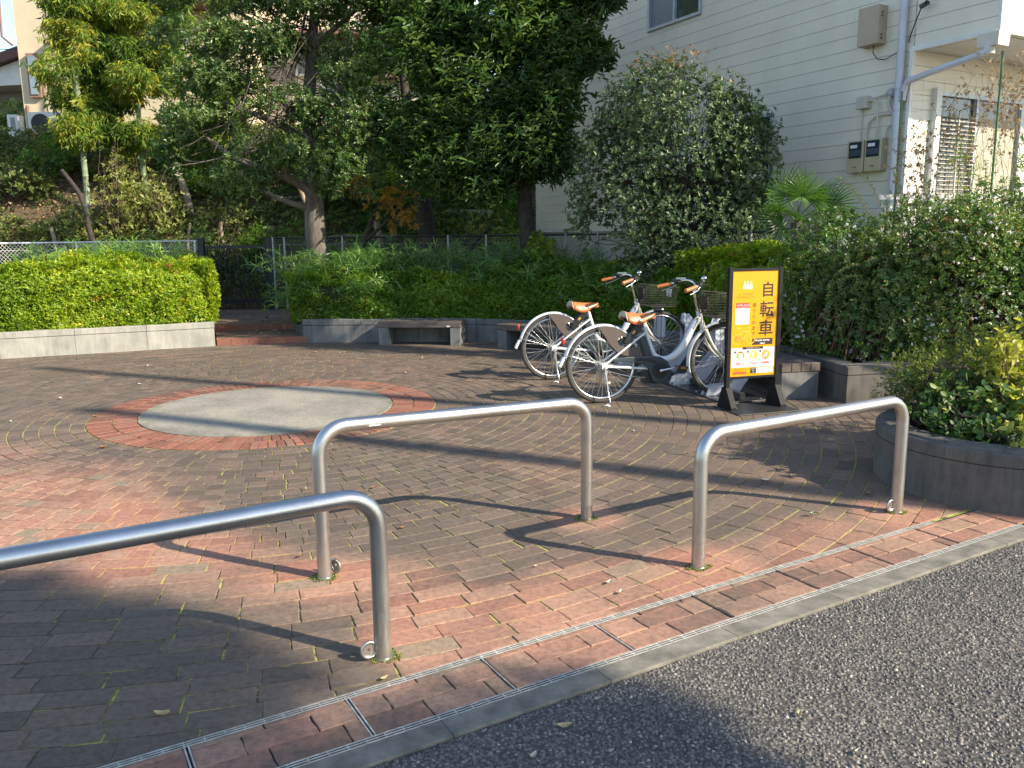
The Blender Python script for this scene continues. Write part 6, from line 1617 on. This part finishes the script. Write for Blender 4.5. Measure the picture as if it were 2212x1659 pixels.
# crooked bare trunks and stakes
M_pale = surf('pale_trunk', (.36, .29, .20), .85, col2=(.20, .15, .10), nscale=14)
for i, (x, y, pts, r_, lb) in enumerate([(-3.95, 15.9, [(0, 0, .3), (.08, 0, 1.0), (.28, 0, 1.5), (.12, 0, 2.0), (-.02, 0, 2.4)], .065, 'crooked twisted bare trunk behind the gate fence'), (-6.75, 18.0, [(0, 0, .2), (-.1, 0, .8), (-.35, 0, 1.6)], .09, 'leaning bare trunk under the bamboo'),
        (-8.1, 16.6, [(0, 0, .2), (-.18, 0, .8), (-.25, 0, 1.5), (-.6, 0, 2.0)], .06, 'forked dark bare trunk in front of the bamboo'), (-2.55, 17.0, [(0, 0, .1), (-.08, 0, .7), (-.14, 0, 1.1)], .085, 'short cut trunk standing on the slope behind the layered tree'),
        (-5.9, 17.3, [(0, 0, .1), (-.03, 0, .8)], .045, 'thin pale stake on the middle of the slope'), (-4.95, 17.5, [(0, 0, .1), (-.02, 0, .55)], .10, 'stubby sawn stump on the slope'), (-8.6, 15.9, [(0, 0, .1), (.05, 0, .8), (-.05, 0, 1.3)], .05, 'pale thin trunk just behind the silver fence'),
        (-6.2, 16.1, [(0, 0, .1), (.15, 0, .55), (.0, 0, 1.0), (.1, 0, 1.5)], .035, 'thin wavy bare stem left of the gate'), (-.85, 17.0, [(0, 0, .1), (.0, 0, .6), (.45, 0, 1.0)], .05, 'forked dark branch between the two trunks')]):
    z = float(hillz(x, y)); mb = MB(); trunk(mb, [(x + p[0], y + p[1], z + p[2] - .25) for p in pts], [r_ * (1 - .5 * j / len(pts)) for j in range(len(pts))], n=9)
    props(mb.build('bare_trunk', M_pale if i not in (2, 8) else M_barkD), lb, 'trunk')
mb0 = []
for i, (x, y, L_, a, r_) in enumerate([(-5.6, 16.9, 1.5, -.12, .07), (-5.0, 17.0, 1.4, -.05, .06), (-5.4, 16.7, 1.2, .02, .055), (-3.4, 17.6, 2.0, .03, .065), (-3.1, 17.4, 1.8, 0, .06), (-3.3, 17.0, 1.7, .02, .055), (-3.6, 16.5, 1.6, .05, .06), (-2.6, 18.2, 2.2, .02, .07), (-4.4, 18.5, 1.6, -.04, .05), (-9.9, 17.0, 1.8, .03, .05), (-11.0, 16.6, 1.6, .0, .055), (-8.8, 17.3, 1.4, .04, .05), (-10.4, 16.2, 1.5, .0, .06), (-1.2, 18.4, 1.6, .05, .06)]):
    z = float(hillz(x, y)) + .08; mb = MB(); c_, s_ = cos(a), sin(a)
    mb.tube([(x - L_ / 2 * c_, y - L_ / 2 * s_, z - .03), (x, y, z + .02), (x + L_ / 2 * c_, y + L_ / 2 * s_, z)], r_, n=10)
    props(mb.build('log', M_pale), 'pale weathered log laid along the slope as an edging', 'log', group='logs laid along the slope')

# ------------------------------------------------------------------ dry leaves dropped on the paving
def dropleaf(mb, x, y, z, s, a, curl):
    n = 4; vs = []
    for i in range(n + 1):
        u = i / n - .5; w_ = s * .24 * (1 - (2 * u) ** 2) ** .6 + .0005
        for v_ in (-1, 0, 1):
            px, py = u * s, v_ * w_
            vs.append((x + px * cos(a) - py * sin(a), y + px * sin(a) + py * cos(a), z + .003 + curl * s * (abs(v_) * .25 + (2 * u) ** 2 * .22)))
    mb.add(vs, [(i * 3 + j, (i + 1) * 3 + j, (i + 1) * 3 + j + 1, i * 3 + j + 1) for i in range(n) for j in range(2)], True)
M_dry = [surf('dry_leaf_tan', (.50, .38, .20), .7), surf('dry_leaf_brown', (.30, .16, .07), .7), surf('dry_leaf_pale', (.62, .56, .42), .7)]
spots = [(-1.13, 2.42, .05, .1, 0), (-.45, 2.63, .035, .7, 0), (-1.02, 3.75, .03, 1.2, 1), (-3.0, 5.9, .05, .2, 1), (-2.2, 6.05, .035, .3, 1), (.1, 3.6, .02, .4, 2), (1.0, 4.2, .03, .9, 2), (1.55, 4.9, .06, -.2, 2), (1.6, 4.25, .04, .5, 2), (2.05, 4.6, .05, 1, 1), (.45, 3.3, .03, 1.1, 2), (.15, 2.35, .05, .2, 0), (.05, 2.2, .03, .9, 2), (.9, 2.4, .025, 1.4, 0), (1.0, 2.2, .025, .6, 2), (-3.6, 7.0, .045, .1, 1), (1.3, 5.6, .04, .4, 2)]
for i in range(36):
    a = random.uniform(0, 6.28); r_ = random.uniform(2.0, 4.7); x, y = CC[0] + r_ * cos(a), CC[1] + r_ * sin(a)
    if y > 7.5 or random.random() < .35: spots.append((x, y, random.uniform(.02, .05), random.uniform(0, 3), random.choice((0, 1, 2, 2))))
for i in range(22): spots.append((random.uniform(-4.2, -3.3), random.uniform(12.1, 14.6), random.uniform(.04, .08), random.uniform(0, 3), random.choice((0, 1, 2))))
for (x, y, s, a, m_i) in spots:
    if (np.array([x, y]) @ Nv) < 2.1: z = -.008
    elif y > 13.0: z = .185
    elif y > 11.95 and x < -3: z = .092
    else: z = .003
    mb = MB(); dropleaf(mb, x, y, z, s, a, random.uniform(.4, 1.3))
    props(mb.build('fallen_leaf', M_dry[m_i]), 'small dry curled leaf fallen on the ground', 'leaf', group='dry leaves scattered on the ground')
# moss and weeds in the joints round the post feet
mo_ = []
for q in POSTS:
    n_ = 60; a = rng.uniform(0, 6.28, n_); r_ = .034 + rng.uniform(0, .03, n_); mo_.append(np.stack([q[0] + r_ * np.cos(a), q[1] + r_ * np.sin(a) * .8, np.full(n_, .001)], 1))
mo_ = np.concatenate(mo_); A, X, Z, idx = whorl(mo_, np.tile((0., 0, 1.), (len(mo_), 1)), 5, 1, .002, .6)
props(leaves('moss', T_FOLD, A, X, Z, .011, .004, rng.uniform(0, 1, len(idx)), leafmat('moss_green', [(0, (.10, .16, .02)), (1, (.32, .36, .07))], .9, .2)), 'green moss round the feet of the steel barriers', 'moss', kind='stuff')

# ------------------------------------------------------------------ across the road, outside the picture: what shades the plaza
Es = np.array([.905, -.425]); Es /= np.linalg.norm(Es); Ns = np.array([-Es[1], Es[0]])
def sp(e, n_, z): p = Es * e + Ns * n_; return (float(p[0]), float(p[1]), z)
def pole(name, label, e, n_, h, r_):
    mb = MB(); p = sp(e, n_, 0); mb.tube([(p[0], p[1], -.1), (p[0], p[1], h)], [r_, r_ * .7], n=14)
    o = mb.build(name, surf('pole_concrete', (.35, .34, .32), .8)); props(o, label, 'pole', group='poles across the road'); return o
pole('utility_pole', 'tall concrete utility pole across the road', 10.5, 5.02, 10.5, .15)
pole('utility_pole', 'second utility pole farther along the road', 11.5, 6.55, 12.8, .13)
def roadtree(label, e, n_, h0_, blobs, dens, gap, seed, L=.11):
    b_ = sp(e, n_, 0); t0 = thing('roadside_tree', label, 'tree', (b_[0], b_[1], 0), group='trees beyond the road')
    mb = MB(); trunk(mb, [(b_[0], b_[1], -.1), (b_[0] + .1, b_[1], h0_ * .5), (b_[0], b_[1], h0_)], [.14, .11, .06], n=10)
    B = [(sp(be, bn, bz), (r_, r_, r2)) for (be, bn, bz, r_, r2) in blobs]
    twigs(mb, [(b_[0], b_[1], h0_ * .7), (b_[0], b_[1], h0_)], B, 30, .03); mb.build('trunk', M_bark, t0)
    crown('crown', B, dens, 6, L, L * .5, LM_t1, t0, seed=seed, gap=gap, gf=1.8, shell=.2)
roadtree('leafy tree across the road whose crown shades the lower left of the plaza', 10.5, 1.2, 7.0, [(9.6, 1.35, 8.0, .95, .95), (10.4, 1.5, 8.8, .80, .8), (9.9, .7, 8.2, .9, 1.1), (9.9, 1.75, 7.6, .55, .45), (10.2, 2.06, 6.72, .46, .32), (10.3, 1.62, 6.70, .60, .40), (10.3, 1.85, 6.6, .36, .25)], 130, -1, 201)
roadtree('leafy tree across the road beyond the utility pole', 12.2, 6.2, 6.0, [(11.8, 5.75, 6.7, .50, .75), (12.2, 6.5, 6.6, .60, .85), (12.6, 7.2, 6.9, .50, .8), (12.0, 6.2, 7.6, .45, .45), (12.0, 7.75, 7.0, .4, .7)], 34, .34, 202)
roadtree('unseen tall tree added beside the cream house to shade the benches and hedge', 4.6, 9.6, 8.0, [(4.6, 9.55, 8.6, .42, 1.2), (4.4, 9.5, 6.8, .40, 1.2), (4.6, 9.6, 10.0, .4, 1.0), (4.5, 9.5, 5.2, .4, .8)], 75, .20, 203)  # unseen tree added as a shade caster, crown shaped to its shadow
roadtree('unseen smaller tree added behind the flowering bush for its shade', 3.2, 8.35, 2.8, [(3.2, 8.1, 3.3, .45, .45), (3.1, 7.7, 3.1, .35, .4)], 60, .36, 204)  # also unseen, added for the shade it throws
